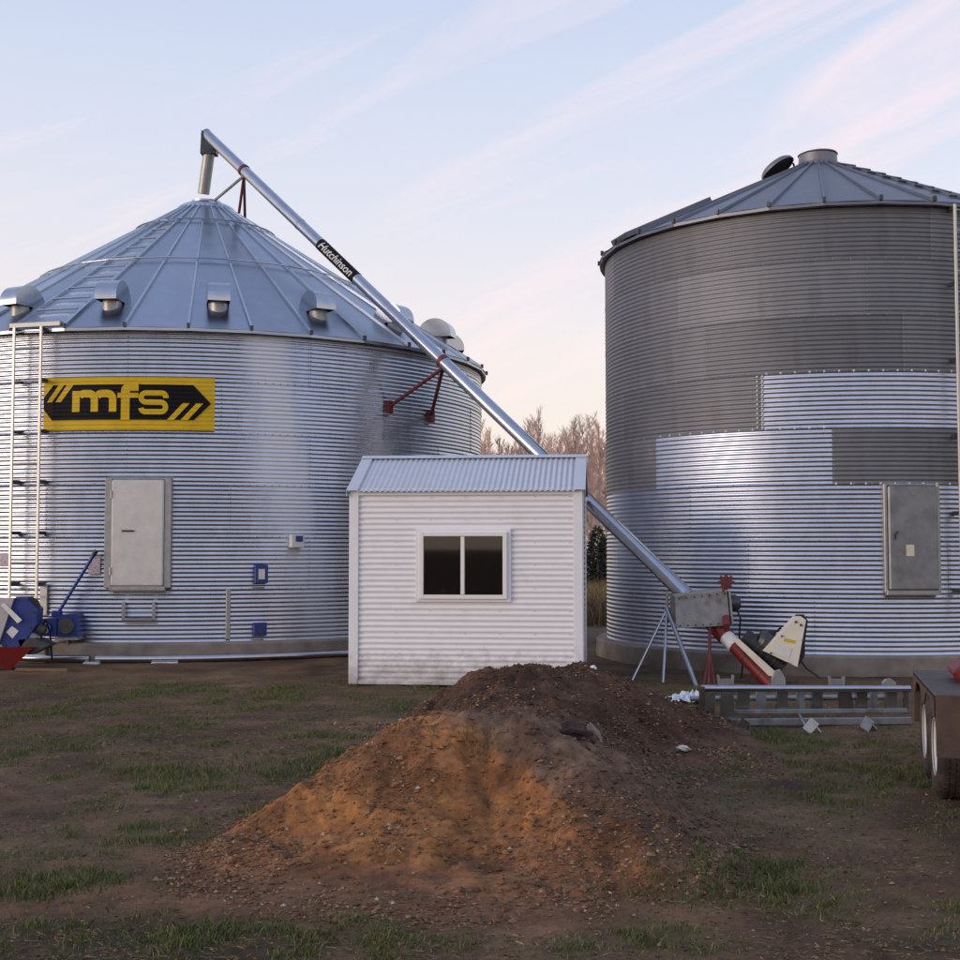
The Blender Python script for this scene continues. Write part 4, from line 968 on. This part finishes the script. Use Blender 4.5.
def wheel(cy, x=.035, rz=0):
    e = empty('wheel', (x, cy, .355), rz, trailer); r, w_ = .355, .225
    prof = [(.205, 0.012), (.24, -.004), (.29, -.008), (.325, .004), (.345, .028), (.355, .055), (.355, w_-.055), (.345, w_-.028), (.325, w_), (.24, w_), (.205, w_-.01), (.205, .012)]
    MB().lathe(prof, 56, (1, 0, 0)).build('tyre', M['rubber'], e, 35)
    mb = MB()
    for i in range(48):
        a = 2*math.pi*i/48
        for j, x in enumerate((.05, .093, .136, .178)):
            mb.box((x, .357*math.cos(a+.06*(j % 2)), .357*math.sin(a+.06*(j % 2))), (.034, .030, .012), Matrix.Rotation(a+.06*(j % 2)-math.pi/2, 4, 'X'))
    tag(mb.build('tread_blocks', M['rubber'], e), kind='stuff')
    MB().lathe([(.206, .0), (.21, .012), (.195, .02), (.185, .05), (.15, .075), (.10, .055), (.07, .05), (.065, .03), (.05, .015), (.001, .012)], 40, (1, 0, 0)).build('rim', M['off_white'], e, 40)
    for i in range(6):
        a = i*math.pi/3; MB().tube((.06, .1*math.cos(a), .1*math.sin(a)), (.03, .1*math.cos(a), .1*math.sin(a)), .012, n=6).build('lug_nut', M['galv_dull'], e)
wheel(.52); wheel(1.33); wheel(.52, FW+2.18, math.pi); wheel(1.33, FW+2.18, math.pi)
MB().box((FW+2.06, FLn/2, FZ), (FW, FLn, .02), None, .006).build('fender_top', M['fender_top'], trailer)
for y in (-.012, FLn+.012): MB().box((FW+2.06, y, FZ-.2), (FW, .02, .42), None, .004).build('fender_end', M['rust'], trailer)
# bed: deck boards on a steel frame, mostly outside the picture
for i in range(10): MB().box((FW+.16+i*.175, .8, .60), (.168, 5.2, .045), None, .006).build('deck_board', M['wood_deck'], trailer)
for x in (FW+.06, FW+1.86): MB().box((x, .8, .52), (.06, 5.2, .16), None, .008).build('side_rail', M['rust'], trailer)
for y in (.52, 1.33): MB().tube((.2, y, .355), (FW+1.9, y, .355), .04, n=10).build('axle', M['rust'], trailer, 40)
bxp = at(957, 667, 9.9)
o = MB(); o.box((0, 0, 0), (.25, .5, .25), Matrix.Rotation(R(-36), 4, 'Y'), .015); ob = o.build('toolbox', M['red'], None); 
loc = at(973, 673, 9.9); ob.location = loc; ob.rotation_euler = (0, 0, TA); tag(ob, 'red metal box resting tilted on the rusty trailer', 'box')

# ------------------------------------------------------------------ blue and red unloading machine by the left bin
um = ground_at(22, 672); UM = Vector((um.x, um.y, 0)); YU = 19.1
un = empty('unload_auger', UM); tag(un, 'blue and red unloading auger head standing at the left edge below the ladder', 'auger')
def ul(px, py, Y=YU): return at(px, py, Y)-UM
def ub(pts, Y, th): return [ul(x, y, Y) for x, y in pts], (0, th, 0)
pts, ex = ub([(16, 597), (26, 597), (37, 609), (36, 625), (20, 648), (2, 648), (1, 640)], 18.95, .28); gd = MB().prism(pts, ex).build('belt_guard', M['blue'], un)
pts, ex = ub([(-30, 600), (14, 598), (-2, 645), (-30, 645)], 18.90, .22); MB().prism(pts, ex).build('side_cover', M['grey_cover'], un)
pts, ex = ub([(0.5, 605), (4.5, 603), (22, 620), (17.5, 623.5)], 18.885, .006); MB().prism(pts, ex).build('long_label', M['off_white'], gd)
pts, ex = ub([(6, 632), (12, 626), (18.5, 631), (12.5, 638.5)], 18.94, .006); MB().prism(pts, ex).build('square_label', M['off_white'], gd)
mb = MB(); mb.tube(ul(31, 606, 19.0), ul(31, 606, 19.3), .13, n=24); mb.build('pulley', M['black'], un, 40)
mb = MB(); mb.tube(ul(27, 622, 19.15), ul(41, 632, 19.25), .13, n=18); mb.tube(ul(41, 632, 19.25), ul(43.5, 634, 19.25), .13, .07, n=18); mb.build('motor', M['dark_steel'], un, 40)
MB().tube(ul(22, 632, 19.05), ul(37, 641, 19.15), .09, n=16).build('gear_case', M['galv_grey'], un, 40)
pts, ex = ub([(18, 640), (34, 638), (50, 645), (30, 655), (22, 653)], 18.95, .34); MB().prism(pts, ex).build('tray', M['dark_steel'], un)
V = [ul(x, y, Y) for x, y, Y in ((-14, 647, 18.85), (34, 647, 18.85), (34, 647, 19.4), (-14, 647, 19.4), (-8, 669, 18.95), (10, 670, 18.95), (10, 670, 19.3), (-8, 669, 19.3))]
MB().add(V, [(0, 1, 5, 4), (1, 2, 6, 5), (2, 3, 7, 6), (3, 0, 4, 7), (4, 5, 6, 7), (0, 3, 2, 1)]).build('boot', M['red'], un)
MB().tube(ul(6, 667.5, 18.95), ul(6, 667.5, 19.15), .07, n=16).build('wheel', M['rubber'], un, 40)
for x, y in ((18, 600), (27, 600), (33.5, 612), (30, 628), (19, 645), (5, 645)): MB().tube(ul(x, y, 18.955), ul(x, y, 18.935), .016, n=6).build('bolt', M['dark_steel'], gd)
MB().path([ul(40, 628, 19.2), ul(46, 620, 19.2), ul(50, 632, 19.3), ul(52, 660, 19.4)], .016, 6).build('hose', M['black'], un, 40)
# blue gear housing with its lever, on the bin foundation
hb_ = wall_hit(LB, 57, 637); HB = Vector((hb_.x, hb_.y-.35, 0)); YH = HB.y
lv = empty('lever_gearbox', HB); tag(lv, 'blue gear housing with a long raised lever at the foot of the left bin', 'gearbox')
def ll(px, py, Y=YH): return at(px, py, Y)-HB
def lb_(pts, Y, th): return [ll(x, y, Y) for x, y in pts], (0, th, 0)
pts, ex = lb_([(58, 615), (77, 614), (77.5, 634), (79.5, 637), (57.5, 637)], YH, .3); MB().prism(pts, ex).build('housing', M['blue'], lv)
pts, ex = lb_([(37, 619), (57, 618), (56.5, 637), (36, 636)], YH+.04, .24); MB().prism(pts, ex).build('housing', M['blue'], lv)
MB().tube(ll(66, 626, YH-.05), ll(66, 626, YH+.02), .12, n=20).build('shaft_cover', M['dark_steel'], lv, 40)
MB().tube(ll(44, 628, YH-.01), ll(44, 628, YH+.06), .09, n=20).build('shaft_cover', M['galv_grey'], lv, 40)
MB().tube(ll(58, 613, YH+.1), ll(95, 553, YH+.1), .026, n=10).build('lever', M['blue'], lv, 40)
MB().tube(ll(93.3, 555.5, YH+.1), ll(96.5, 550.5, YH+.1), .036, n=10).build('grip', M['black'], lv, 40)
MB().box(ll(57, 614, YH+.1), (.14, .14, .10), None, .01).build('pivot', M['blue'], lv)
pts, ex = lb_([(55, 636.5), (78, 636.5), (78, 640), (55, 640)], YH+.02, .28); MB().prism(pts, ex).build('base', M['galv_dull'], lv)
MB().tube(ll(46, 640, YH+.15), ll(46, 664, YH+.15), .03, n=10).build('post', M['dark_steel'], lv, 40)
MB().tube(ll(69, 640, YH+.15), ll(69, 664, YH+.15), .03, n=10).build('post', M['dark_steel'], lv, 40)
# pipe lying along the foundation
pr_ = LB['r']+.30; pipe = empty('steel_pipe', (*LB['c'], 0), LB['rz']); tag(pipe, 'long shiny steel pipe lying along the foot of the left bin', 'pipe')
for a0, a1 in ((-28, -16.6), (-15.6, -4.6), (-4.6, 44)):
    n_ = max(4, int((a1-a0)/2)); mb = MB(); P = [cyl(a0+(a1-a0)*i/n_, pr_, .115) for i in range(n_+1)]
    V = []; F = []
    for i, p in enumerate(P):
        a = R(a0+(a1-a0)*i/n_); o_ = Vector((math.sin(a), -math.cos(a), 0))
        for k in range(12): t = 2*math.pi*k/12; V.append(p+o_*.055*math.cos(t)+Vector((0, 0, .055*math.sin(t))))
    for i in range(n_):
        for k in range(12): F.append((i*12+k, i*12+(k+1) % 12, (i+1)*12+(k+1) % 12, (i+1)*12+k))
    F += [tuple(range(12)), tuple(range(len(V)-1, len(V)-13, -1))]
    mb.add(V, F).build('pipe_length', M['galv_tube'], pipe, 40)
for a0 in (-16.1, -5.3): MB().box(cyl(a0, pr_+.03, .045), (.40 if a0 > -10 else .24, .14, .05), cyl_frame(a0).to_4x4(), .008).build('support', M['off_white'], pipe)
g = ground_at(42, 671, .03); o = MB().box((0, 0, 0), (.74, .09, .045), None, .006).build('wood_stake', M['wood'], None); o.location = (g.x, g.y, .045); o.rotation_euler = (0, R(1), R(3)); tag(o, 'short tan board lying on the ground beside the red machine', 'board')

# ------------------------------------------------------------------ litter and single stones
def lump(name, loc, size, m, label, cat, seed, group=None, squash=.6):
    rg = random.Random(seed); bm = bmesh.new(); bmesh.ops.create_icosphere(bm, subdivisions=3, radius=1)
    ph = [rg.uniform(0, 6) for _ in range(6)]
    for v in bm.verts:
        c = v.co; k = 1+.22*math.sin(3*c.x+ph[0])*math.cos(2.5*c.y+ph[1])+.14*math.sin(6*c.z+ph[2]+4*c.x)+.08*math.sin(11*c.y+ph[3]+7*c.z)
        v.co = Vector((c.x*k*size[0], c.y*k*size[1], c.z*k*size[2]))
    me = bpy.data.meshes.new(name); bm.to_mesh(me); bm.free(); me.materials.append(m); o = link(name, me); o.location = loc; o.rotation_euler = (rg.uniform(-.4, .4), rg.uniform(-.4, .4), rg.uniform(0, 6)); tag(o, label, cat, group); return o
def on_surf(px, py):
    d = ray(px, py); t = np.arange(5, 15, .004); x, y, z = d.x*t, d.y*t, CAMZ+d.z*t
    k = np.nonzero(z < surf(x, y))[0]
    return Vector((float(x[k[0]]), float(y[k[0]]), float(z[k[0]]))) if len(k) else ground_at(px, py)
p = on_surf(596, 742); lump('concrete_chunk', p+Vector((0, .02, .03)), (.05, .05, .10), M['stone'], 'grey upright stone stuck in the middle of the dirt pile', 'stone', 4)
p = on_surf(578, 738); lump('clod', p+Vector((0, .05, .02)), (.13, .10, .07), mat('clod', (.055, .033, .026), .95, 0, var=.2, vscale=12, bump=.5), 'dark clod of soil beside the grey stone on the pile', 'clod', 9)
p = on_surf(683, 751); lump('paper_scrap', p+Vector((0, 0, .02)), (.07, .05, .025), M['off_white'], 'crumpled white scrap on the grass right of the dirt pile', 'scrap', 5)
p = ground_at(592, 666, .05); p = at(592, 664, 16.6); lump('white_rag', Vector((p.x, p.y, .20)), (.11, .09, .09), M['off_white'], 'white rag bundle at the right corner of the shed', 'rag', 6)
p = at(597, 668, 16.5); lump('dark_bag', Vector((p.x+.02, p.y, .12)), (.10, .08, .12), M['black'], 'small black bag beside the white rag at the shed corner', 'bag', 8)
g = ground_at(689, 702)
rg = random.Random(3); bm = bmesh.new(); bmesh.ops.create_grid(bm, x_segments=20, y_segments=14, size=.5)
for v in bm.verts:
    x, y = v.co.x*1.1, v.co.y*.8; e_ = max(0, 1-(x/.55)**2-(y/.42)**2)**.5; v.co = Vector((x+rg.uniform(-.02, .02), y+rg.uniform(-.02, .02), .015+e_*(.03+.085*rg.random()**1.5+.03*math.sin(7*x+2*y))))
bmesh.ops.delete(bm, geom=[f for f in bm.faces if (f.calc_center_median().x/.5)**2+(f.calc_center_median().y/.36)**2 > 1+.35*math.sin(7*math.atan2(f.calc_center_median().y, f.calc_center_median().x))], context='FACES')
me = bpy.data.meshes.new('plastic_sheet'); bm.to_mesh(me); bm.free(); me.materials.append(M['plastic']); o = link('plastic_sheet', me); o.location = (g.x, g.y, .01); o.scale = (.55, .8, 1.0); tag(o, 'crumpled pale plastic sheet on the ground left of the steel frame', 'plastic sheet')

# ------------------------------------------------------------------ gravel, straw, grass (nobody could count them)
OCT = np.array([(1, 0, 0), (-1, 0, 0), (0, 1, 0), (0, -1, 0), (0, 0, 1), (0, 0, -1)], float); OCF = np.array([(0, 2, 4), (2, 1, 4), (1, 3, 4), (3, 0, 4), (2, 0, 5), (1, 2, 5), (3, 1, 5), (0, 3, 5)])
def scatter_stones(name, X, Y, S, C, sink=.25):
    n = len(X); Z = surf(X, Y); rg = RNG
    a = rg.uniform(0, 6.28, n); ca, sa = np.cos(a), np.sin(a)
    V = OCT[None]*(.7+.6*rg.random((n, 6, 1)))*S[:, None, None]*np.array([1, .85, .62]); tilt = rg.normal(0, .35, (n, 6, 3))*S[:, None, None]*.3; V = V+tilt
    x = V[..., 0]*ca[:, None]-V[..., 1]*sa[:, None]; y = V[..., 0]*sa[:, None]+V[..., 1]*ca[:, None]
    P = np.stack([x+X[:, None], y+Y[:, None], V[..., 2]+(Z+S*(.62-sink*1.6))[:, None]], -1).reshape(-1, 3)
    F = (OCF[None]+6*np.arange(n)[:, None, None]).reshape(-1, 3)
    return np_mesh(name, P, F, M['pebble'], smooth=False, attr={'tint': np.repeat(C, 6, 0)})
# stones on and round the pile
n = 42000; X = RNG.uniform(-2.2, 2.4, n); Y = RNG.uniform(6.0, 13.2, n); H = pile_h(X, Y); dn = fbm(X*2.2, Y*2.2, 140, 3)
keep = (H > -.05) & (RNG.random(n) < np.clip((dn-.36)*4, .06, 1)*np.where(H < .34, 1, .55)); X, Y = X[keep], Y[keep]; n = len(X)
S = .006+.011*RNG.random(n)**2.2+(RNG.random(n) < .03)*RNG.uniform(.006, .018, n)
pal = np.array([(.19, .11, .06), (.28, .175, .10), (.33, .23, .14), (.16, .08, .035), (.10, .06, .035), (.25, .14, .07), (.42, .35, .27)]); C = pal[RNG.choice(7, n, p=[.22, .14, .05, .24, .2, .135, .015])]*RNG.uniform(.8, 1.15, (n, 1))
tag(link('gravel_on_pile', scatter_stones('gravel_on_pile', X, Y, S, C)), 'small pebbles and clods strewn over the dirt pile', 'gravel', kind='stuff')
n = 18000; X = RNG.uniform(-6, 5, n); Y = 5.3+13*RNG.random(n)**1.5; keep = pile_h(X, Y) < -.02; X, Y = X[keep], Y[keep]; n = len(X); S = .005+.010*RNG.random(n)**2.5+(RNG.random(n) < .02)*.012
C = pal[RNG.choice(7, n, p=[.26, .08, .03, .22, .32, .08, .01])]*RNG.uniform(.7, 1.1, (n, 1))
tag(link('gravel_on_yard', scatter_stones('gravel_on_yard', X, Y, S, C)), 'scattered pebbles and crumbs of soil on the bare yard', 'gravel', kind='stuff')

# crumbs and clods of the pile's own soil
n = 16000; X = RNG.uniform(-2.2, 2.6, n); Y = RNG.uniform(6.2, 13.4, n); H = pile_h(X, Y); dn = fbm(X*3, Y*3, 150, 3); k = (H > -.03) & (RNG.random(n) < np.clip((dn-.40)*5, .1, 1)); X, Y, H = X[k], Y[k], H[k]; n = len(X)
C = pile_colour(X, Y, H)*RNG.uniform(.55, 1.25, (n, 1)); S = .008+.022*RNG.random(n)**3
tag(link('soil_clods', scatter_stones('soil_clods', X, Y, S, C, .3)), 'loose clods of soil crumbling down the dirt pile', 'clods', kind='stuff')
def blades(name, X, Y, Hh, W, C, lean, mat_):
    n = len(X); Z = surf(X, Y)-.004; a = RNG.uniform(0, 6.28, n); d = np.stack([np.cos(a), np.sin(a)], -1); la = RNG.uniform(0, 6.28, n); l = np.stack([np.cos(la), np.sin(la)], -1)*(lean*Hh*RNG.uniform(.3, 1.3, n))[:, None]
    B = np.stack([X, Y], -1); P = np.zeros((n, 5, 3))
    P[:, 0, :2] = B-d*W[:, None]/2; P[:, 1, :2] = B+d*W[:, None]/2; P[:, 2, :2] = B+l*.35+d*W[:, None]*.42; P[:, 3, :2] = B+l*.35-d*W[:, None]*.42; P[:, 4, :2] = B+l
    P[:, 0, 2] = P[:, 1, 2] = Z; P[:, 2, 2] = P[:, 3, 2] = Z+Hh*.6; P[:, 4, 2] = Z+Hh*np.sqrt(np.clip(1-.5*(lean*.6)**2, .25, 1))
    b = 5*np.arange(n)[:, None, None]; F = (np.array([(0, 1, 2), (0, 2, 3), (3, 2, 4)])[None]+b).reshape(-1, 3)
    return np_mesh(name, P.reshape(-1, 3), F, mat_, smooth=False, attr={'tint': np.repeat(C, 5, 0)})
def grass(nc, xr, yr, yp, hs):
    X = RNG.uniform(*xr, nc); Y = yr[0]+(yr[1]-yr[0])*RNG.random(nc)**yp; g = grass_cover(X, Y); cl = fbm(X*9, Y*9, 160, 2)
    k = (RNG.random(nc) < g**1.3*np.clip((cl-.28)*3, .12, 1)) & (pile_h(X, Y) < .03); X, Y, g = X[k], Y[k], g[k]; n = len(X)
    H_ = (.014+hs*g**1.6*RNG.uniform(.4, 1.25, n)); W = RNG.uniform(.0035, .007, n)
    green = np.array([.078, .125, .028]); olive = np.array([.125, .122, .040]); tan = np.array([.19, .145, .075]); t = RNG.random((n, 1)); u = (RNG.random((n, 1)) < (.58-.36*g[:, None]))
    C = np.where(u, tan, green+(olive-green)*t)*RNG.uniform(.65, 1.3, (n, 1)); return X, Y, H_, W, C
X, Y, H_, W, C = grass(620000, (-7, 5.4), (5.3, 17.5), 1.25, .042)
tag(link('grass', blades('grass', X, Y, H_, W, C, .9, M['blade'])), 'short patchy grass growing over the bare yard', 'grass', kind='stuff'); NG = len(X)
# weeds on the pile
tx = []
for px, py, nn, sp, hh in ((478, 746, 70, .05, .07), (730, 885, 260, .16, .11), (745, 880, 200, .12, .13), (790, 868, 160, .12, .10), (700, 893, 120, .12, .10), (205, 770, 240, .22, .10), (280, 765, 240, .3, .10), (50, 895, 160, .12, .09), (110, 935, 160, .14, .08), (190, 935, 180, .18, .09), (640, 745, 80, .15, .08), (600, 735, 50, .1, .05), (655, 890, 90, .1, .07)):
    p = on_surf(px, py); tx.append(np.c_[RNG.normal(p.x, sp*1.4, nn), RNG.normal(p.y, sp*1.1, nn), np.full(nn, hh*.62)*RNG.uniform(.25, 1.25, nn)])
tx = np.concatenate(tx); n = len(tx); C = (np.array([.065, .095, .028])+RNG.random((n, 1))*np.array([.035, .02, .01]))*RNG.uniform(.7, 1.3, (n, 1))
tag(link('weed_tufts', blades('weed_tufts', tx[:, 0], tx[:, 1], tx[:, 2], np.full(n, .007), C, 1.0, M['blade'])), 'taller tufts of green weeds scattered about the yard and pile', 'weeds', kind='stuff')
# straw and dead stalks lying flat
n = 60000; X = RNG.uniform(-6.5, 5, n); Y = 5.3+12*RNG.random(n)**1.5; dn = fbm(X*1.3, Y*1.3, 180, 3); k = RNG.random(n) < np.clip((dn-.4)*4, .05, 1); X, Y = X[k], Y[k]; n = len(X)
a = RNG.uniform(0, 6.28, n); L_ = RNG.uniform(.012, .06, n); d = np.stack([np.cos(a), np.sin(a)], -1)*L_[:, None]; w = np.stack([-np.sin(a), np.cos(a)], -1)*.0018
Z = surf(X, Y)+.006; P = np.zeros((n, 4, 3)); 
for i, (sd, sw) in enumerate(((-.5, -1), (.5, -1), (.5, 1), (-.5, 1))): P[:, i, 0] = X+d[:, 0]*sd+w[:, 0]*sw; P[:, i, 1] = Y+d[:, 1]*sd+w[:, 1]*sw; P[:, i, 2] = surf(P[:, i, 0], P[:, i, 1])+.006+RNG.uniform(0, .008, n)
C = np.where(RNG.random((n, 1)) < .5, np.array([.24, .165, .09]), np.array([.10, .085, .04]))*RNG.uniform(.4, 1.2, (n, 1)); F = np.arange(4*n).reshape(n, 4)
tag(link('straw_litter', np_mesh('straw_litter', P.reshape(-1, 3), F, M['blade'], smooth=False, attr={'tint': np.repeat(C, 4, 0)})), 'loose straw and dead stalks lying over the yard', 'straw', kind='stuff')
# tall dry grass beyond the yard
n = 34000; Y = RNG.uniform(30, 62, n); X = RNG.uniform(-.09, .2, n)*Y; C = np.array([.24, .165, .08])*RNG.uniform(.5, 1.3, (n, 1))
tag(link('dry_grass', blades('dry_grass', X, Y, RNG.uniform(.25, .75, n), RNG.uniform(.015, .03, n), C, .5, M['blade'])), 'tall dry tan grass in the field behind the bins', 'dry grass', kind='stuff')

# ------------------------------------------------------------------ trees behind
def stick(V, F, p, q, r0, r1):
    b = len(V); d = (q-p); qq = d.to_track_quat('Z', 'Y')
    for c, r in ((p, r0), (q, r1)):
        for i in range(3): a = i*2.094; V.append(tuple(c+qq @ Vector((r*math.cos(a), r*math.sin(a), 0))))
    for i in range(3): F.append((b+i, b+(i+1) % 3, b+3+(i+1) % 3, b+3+i))
def tree_meshes(seed, h, spread, twigs):
    rg = random.Random(seed); TV, TF, CV, CF = [], [], [], []
    tr = MB(); P = Vector((0, 0, 0)); r = .012*h+.03; segs = 9; pts = [P.copy()]
    for i in range(segs): P = P+Vector((rg.uniform(-.09, .09), rg.uniform(-.09, .09), h/segs*.95)); pts.append(P.copy())
    for i in range(segs): tr.tube(pts[i], pts[i+1], r*(1-i/segs)+.012, r*(1-(i+1)/segs)+.012, 7, False)
    tips = []
    for k in range(34):
        t = .16+.80*(k/34)**.9; i = min(segs-1, int(t*segs)); f = t*segs-i; b = pts[i].lerp(pts[i+1], f); a = rg.uniform(0, 6.28); L_ = spread*(1.05-.75*t)*rg.uniform(.6, 1.25)*h*.16
        up = rg.uniform(1.1, 2.6); d = Vector((math.cos(a), math.sin(a), up)).normalized(); p = b; rr = .035*(1.1-t)+.012
        for s_ in range(3):
            q = p+d*L_/3*1.6; tr.tube(p, q, rr*(1-s_*.28), rr*(1-(s_+1)*.28), 5, False); d = (d+Vector((rg.uniform(-.25, .25), rg.uniform(-.25, .25), rg.uniform(0, .35)))).normalized(); 
            for w_ in range(3): tips.append((p.lerp(q, rg.random()), d, L_))
            p = q
    for k in range(twigs):
        b, d, L_ = rg.choice(tips); d = (d+Vector((rg.uniform(-.75, .75), rg.uniform(-.75, .75), rg.uniform(-.15, .6)))).normalized(); l = rg.uniform(.25, .9)*min(1.0, .35+L_*.4)
        q = b+d*l; stick(CV, CF, b, q, .013, .006)
        for _ in range(2):
            e_ = (d+Vector((rg.uniform(-.8, .8), rg.uniform(-.8, .8), rg.uniform(-.1, .7)))).normalized(); b2 = b.lerp(q, rg.uniform(.3, .95)); stick(CV, CF, b2, b2+e_*l*rg.uniform(.35, .7), .009, .004)
    return tr.mesh('trunk', M['bark'], 60), np_mesh('crown', CV, CF, M['twig'], smooth=False)
TM = [tree_meshes(11+i, 11.0, sp, 900) for i, sp in enumerate((.7, 1.0, .85, 1.15))]
rg = random.Random(5)
ORD = ['first', 'second', 'third', 'fourth', 'fifth', 'sixth', 'seventh', 'eighth', 'ninth', 'tenth', 'eleventh', 'twelfth', 'thirteenth', 'fourteenth', 'fifteenth']
def poplar(px, top, Y, lab, grp):
    p = at(px, top, Y); h = p.z; mt, mc = TM[rg.randrange(4)]
    e = empty('poplar_tree', (p.x, p.y, -.02), rg.uniform(0, 6.28)); sc = h/11.0; e.scale = (sc*rg.uniform(.85, 1.15), sc*rg.uniform(.85, 1.15), sc)
    link('trunk', mt, e); link('crown', mc, e); tag(e, lab, 'tree', grp)
near_row = ((487, 432, 72), (499, 430, 70), (508, 438, 77), (518, 444, 74), (530, 412, 73), (541, 410, 75), (551, 436, 71), (559, 428, 79), (567, 420, 72), (576, 412, 75), (584, 418, 70), (591, 408, 77), (598, 414, 71))
for k, (px, top, Y) in enumerate(near_row):
    poplar(px, top, Y, 'tall bare poplar, %s from the left in the nearer row above the shed roof' % ORD[k], 'bare poplars of the nearer row')
for px in range(470, 630, 8): poplar(px+rg.uniform(-2, 2), rg.uniform(422, 448), rg.uniform(84, 100), 'bare pinkish poplar in the crowded farther row between the two bins', 'bare poplars of the farther row')
for px in list(range(400, 478, 19))+list(range(612, 700, 19)): poplar(px+rg.uniform(-3, 3), rg.uniform(412, 440), rg.uniform(69, 80), 'bare poplar of the tree row, standing hidden behind a grain bin', 'bare poplars hidden by the bins')
# dark spruce in the gap
def spruce(px, ptop, pbot, Y, label):
    g = ground_at(px, pbot); t_ = at(px, ptop, g.y); h = t_.z; rg = random.Random(px); e = empty('spruce_tree', (g.x, g.y, 0)); tag(e, label, 'tree')
    MB().tube((0, 0, 0), (0, 0, h*.95), .05, .01, 8).build('trunk', M['wood_deck'], e); V, F = [], []
    for k in range(1500):
        z = h*(1-rg.random()**.6*.97); r = (h-z)*.36*rg.uniform(.25, 1.1)+.04; a = rg.uniform(0, 6.28); p = Vector((r*math.cos(a), r*math.sin(a), z-.1*r)); d = Vector((math.cos(a)+rg.uniform(-.5, .5), math.sin(a)+rg.uniform(-.5, .5), rg.uniform(-.5, .3)))*.17
        stick(V, F, p, p+d, .035, .006)
    link('crown', np_mesh('crown', V, F, M['needle'], smooth=False), e)
spruce(598, 525, 594, 0, 'short dark spruce in the gap between shed and right bin')
spruce(606, 535, 592, 0, 'short dark spruce half hidden behind the left edge of the right bin')
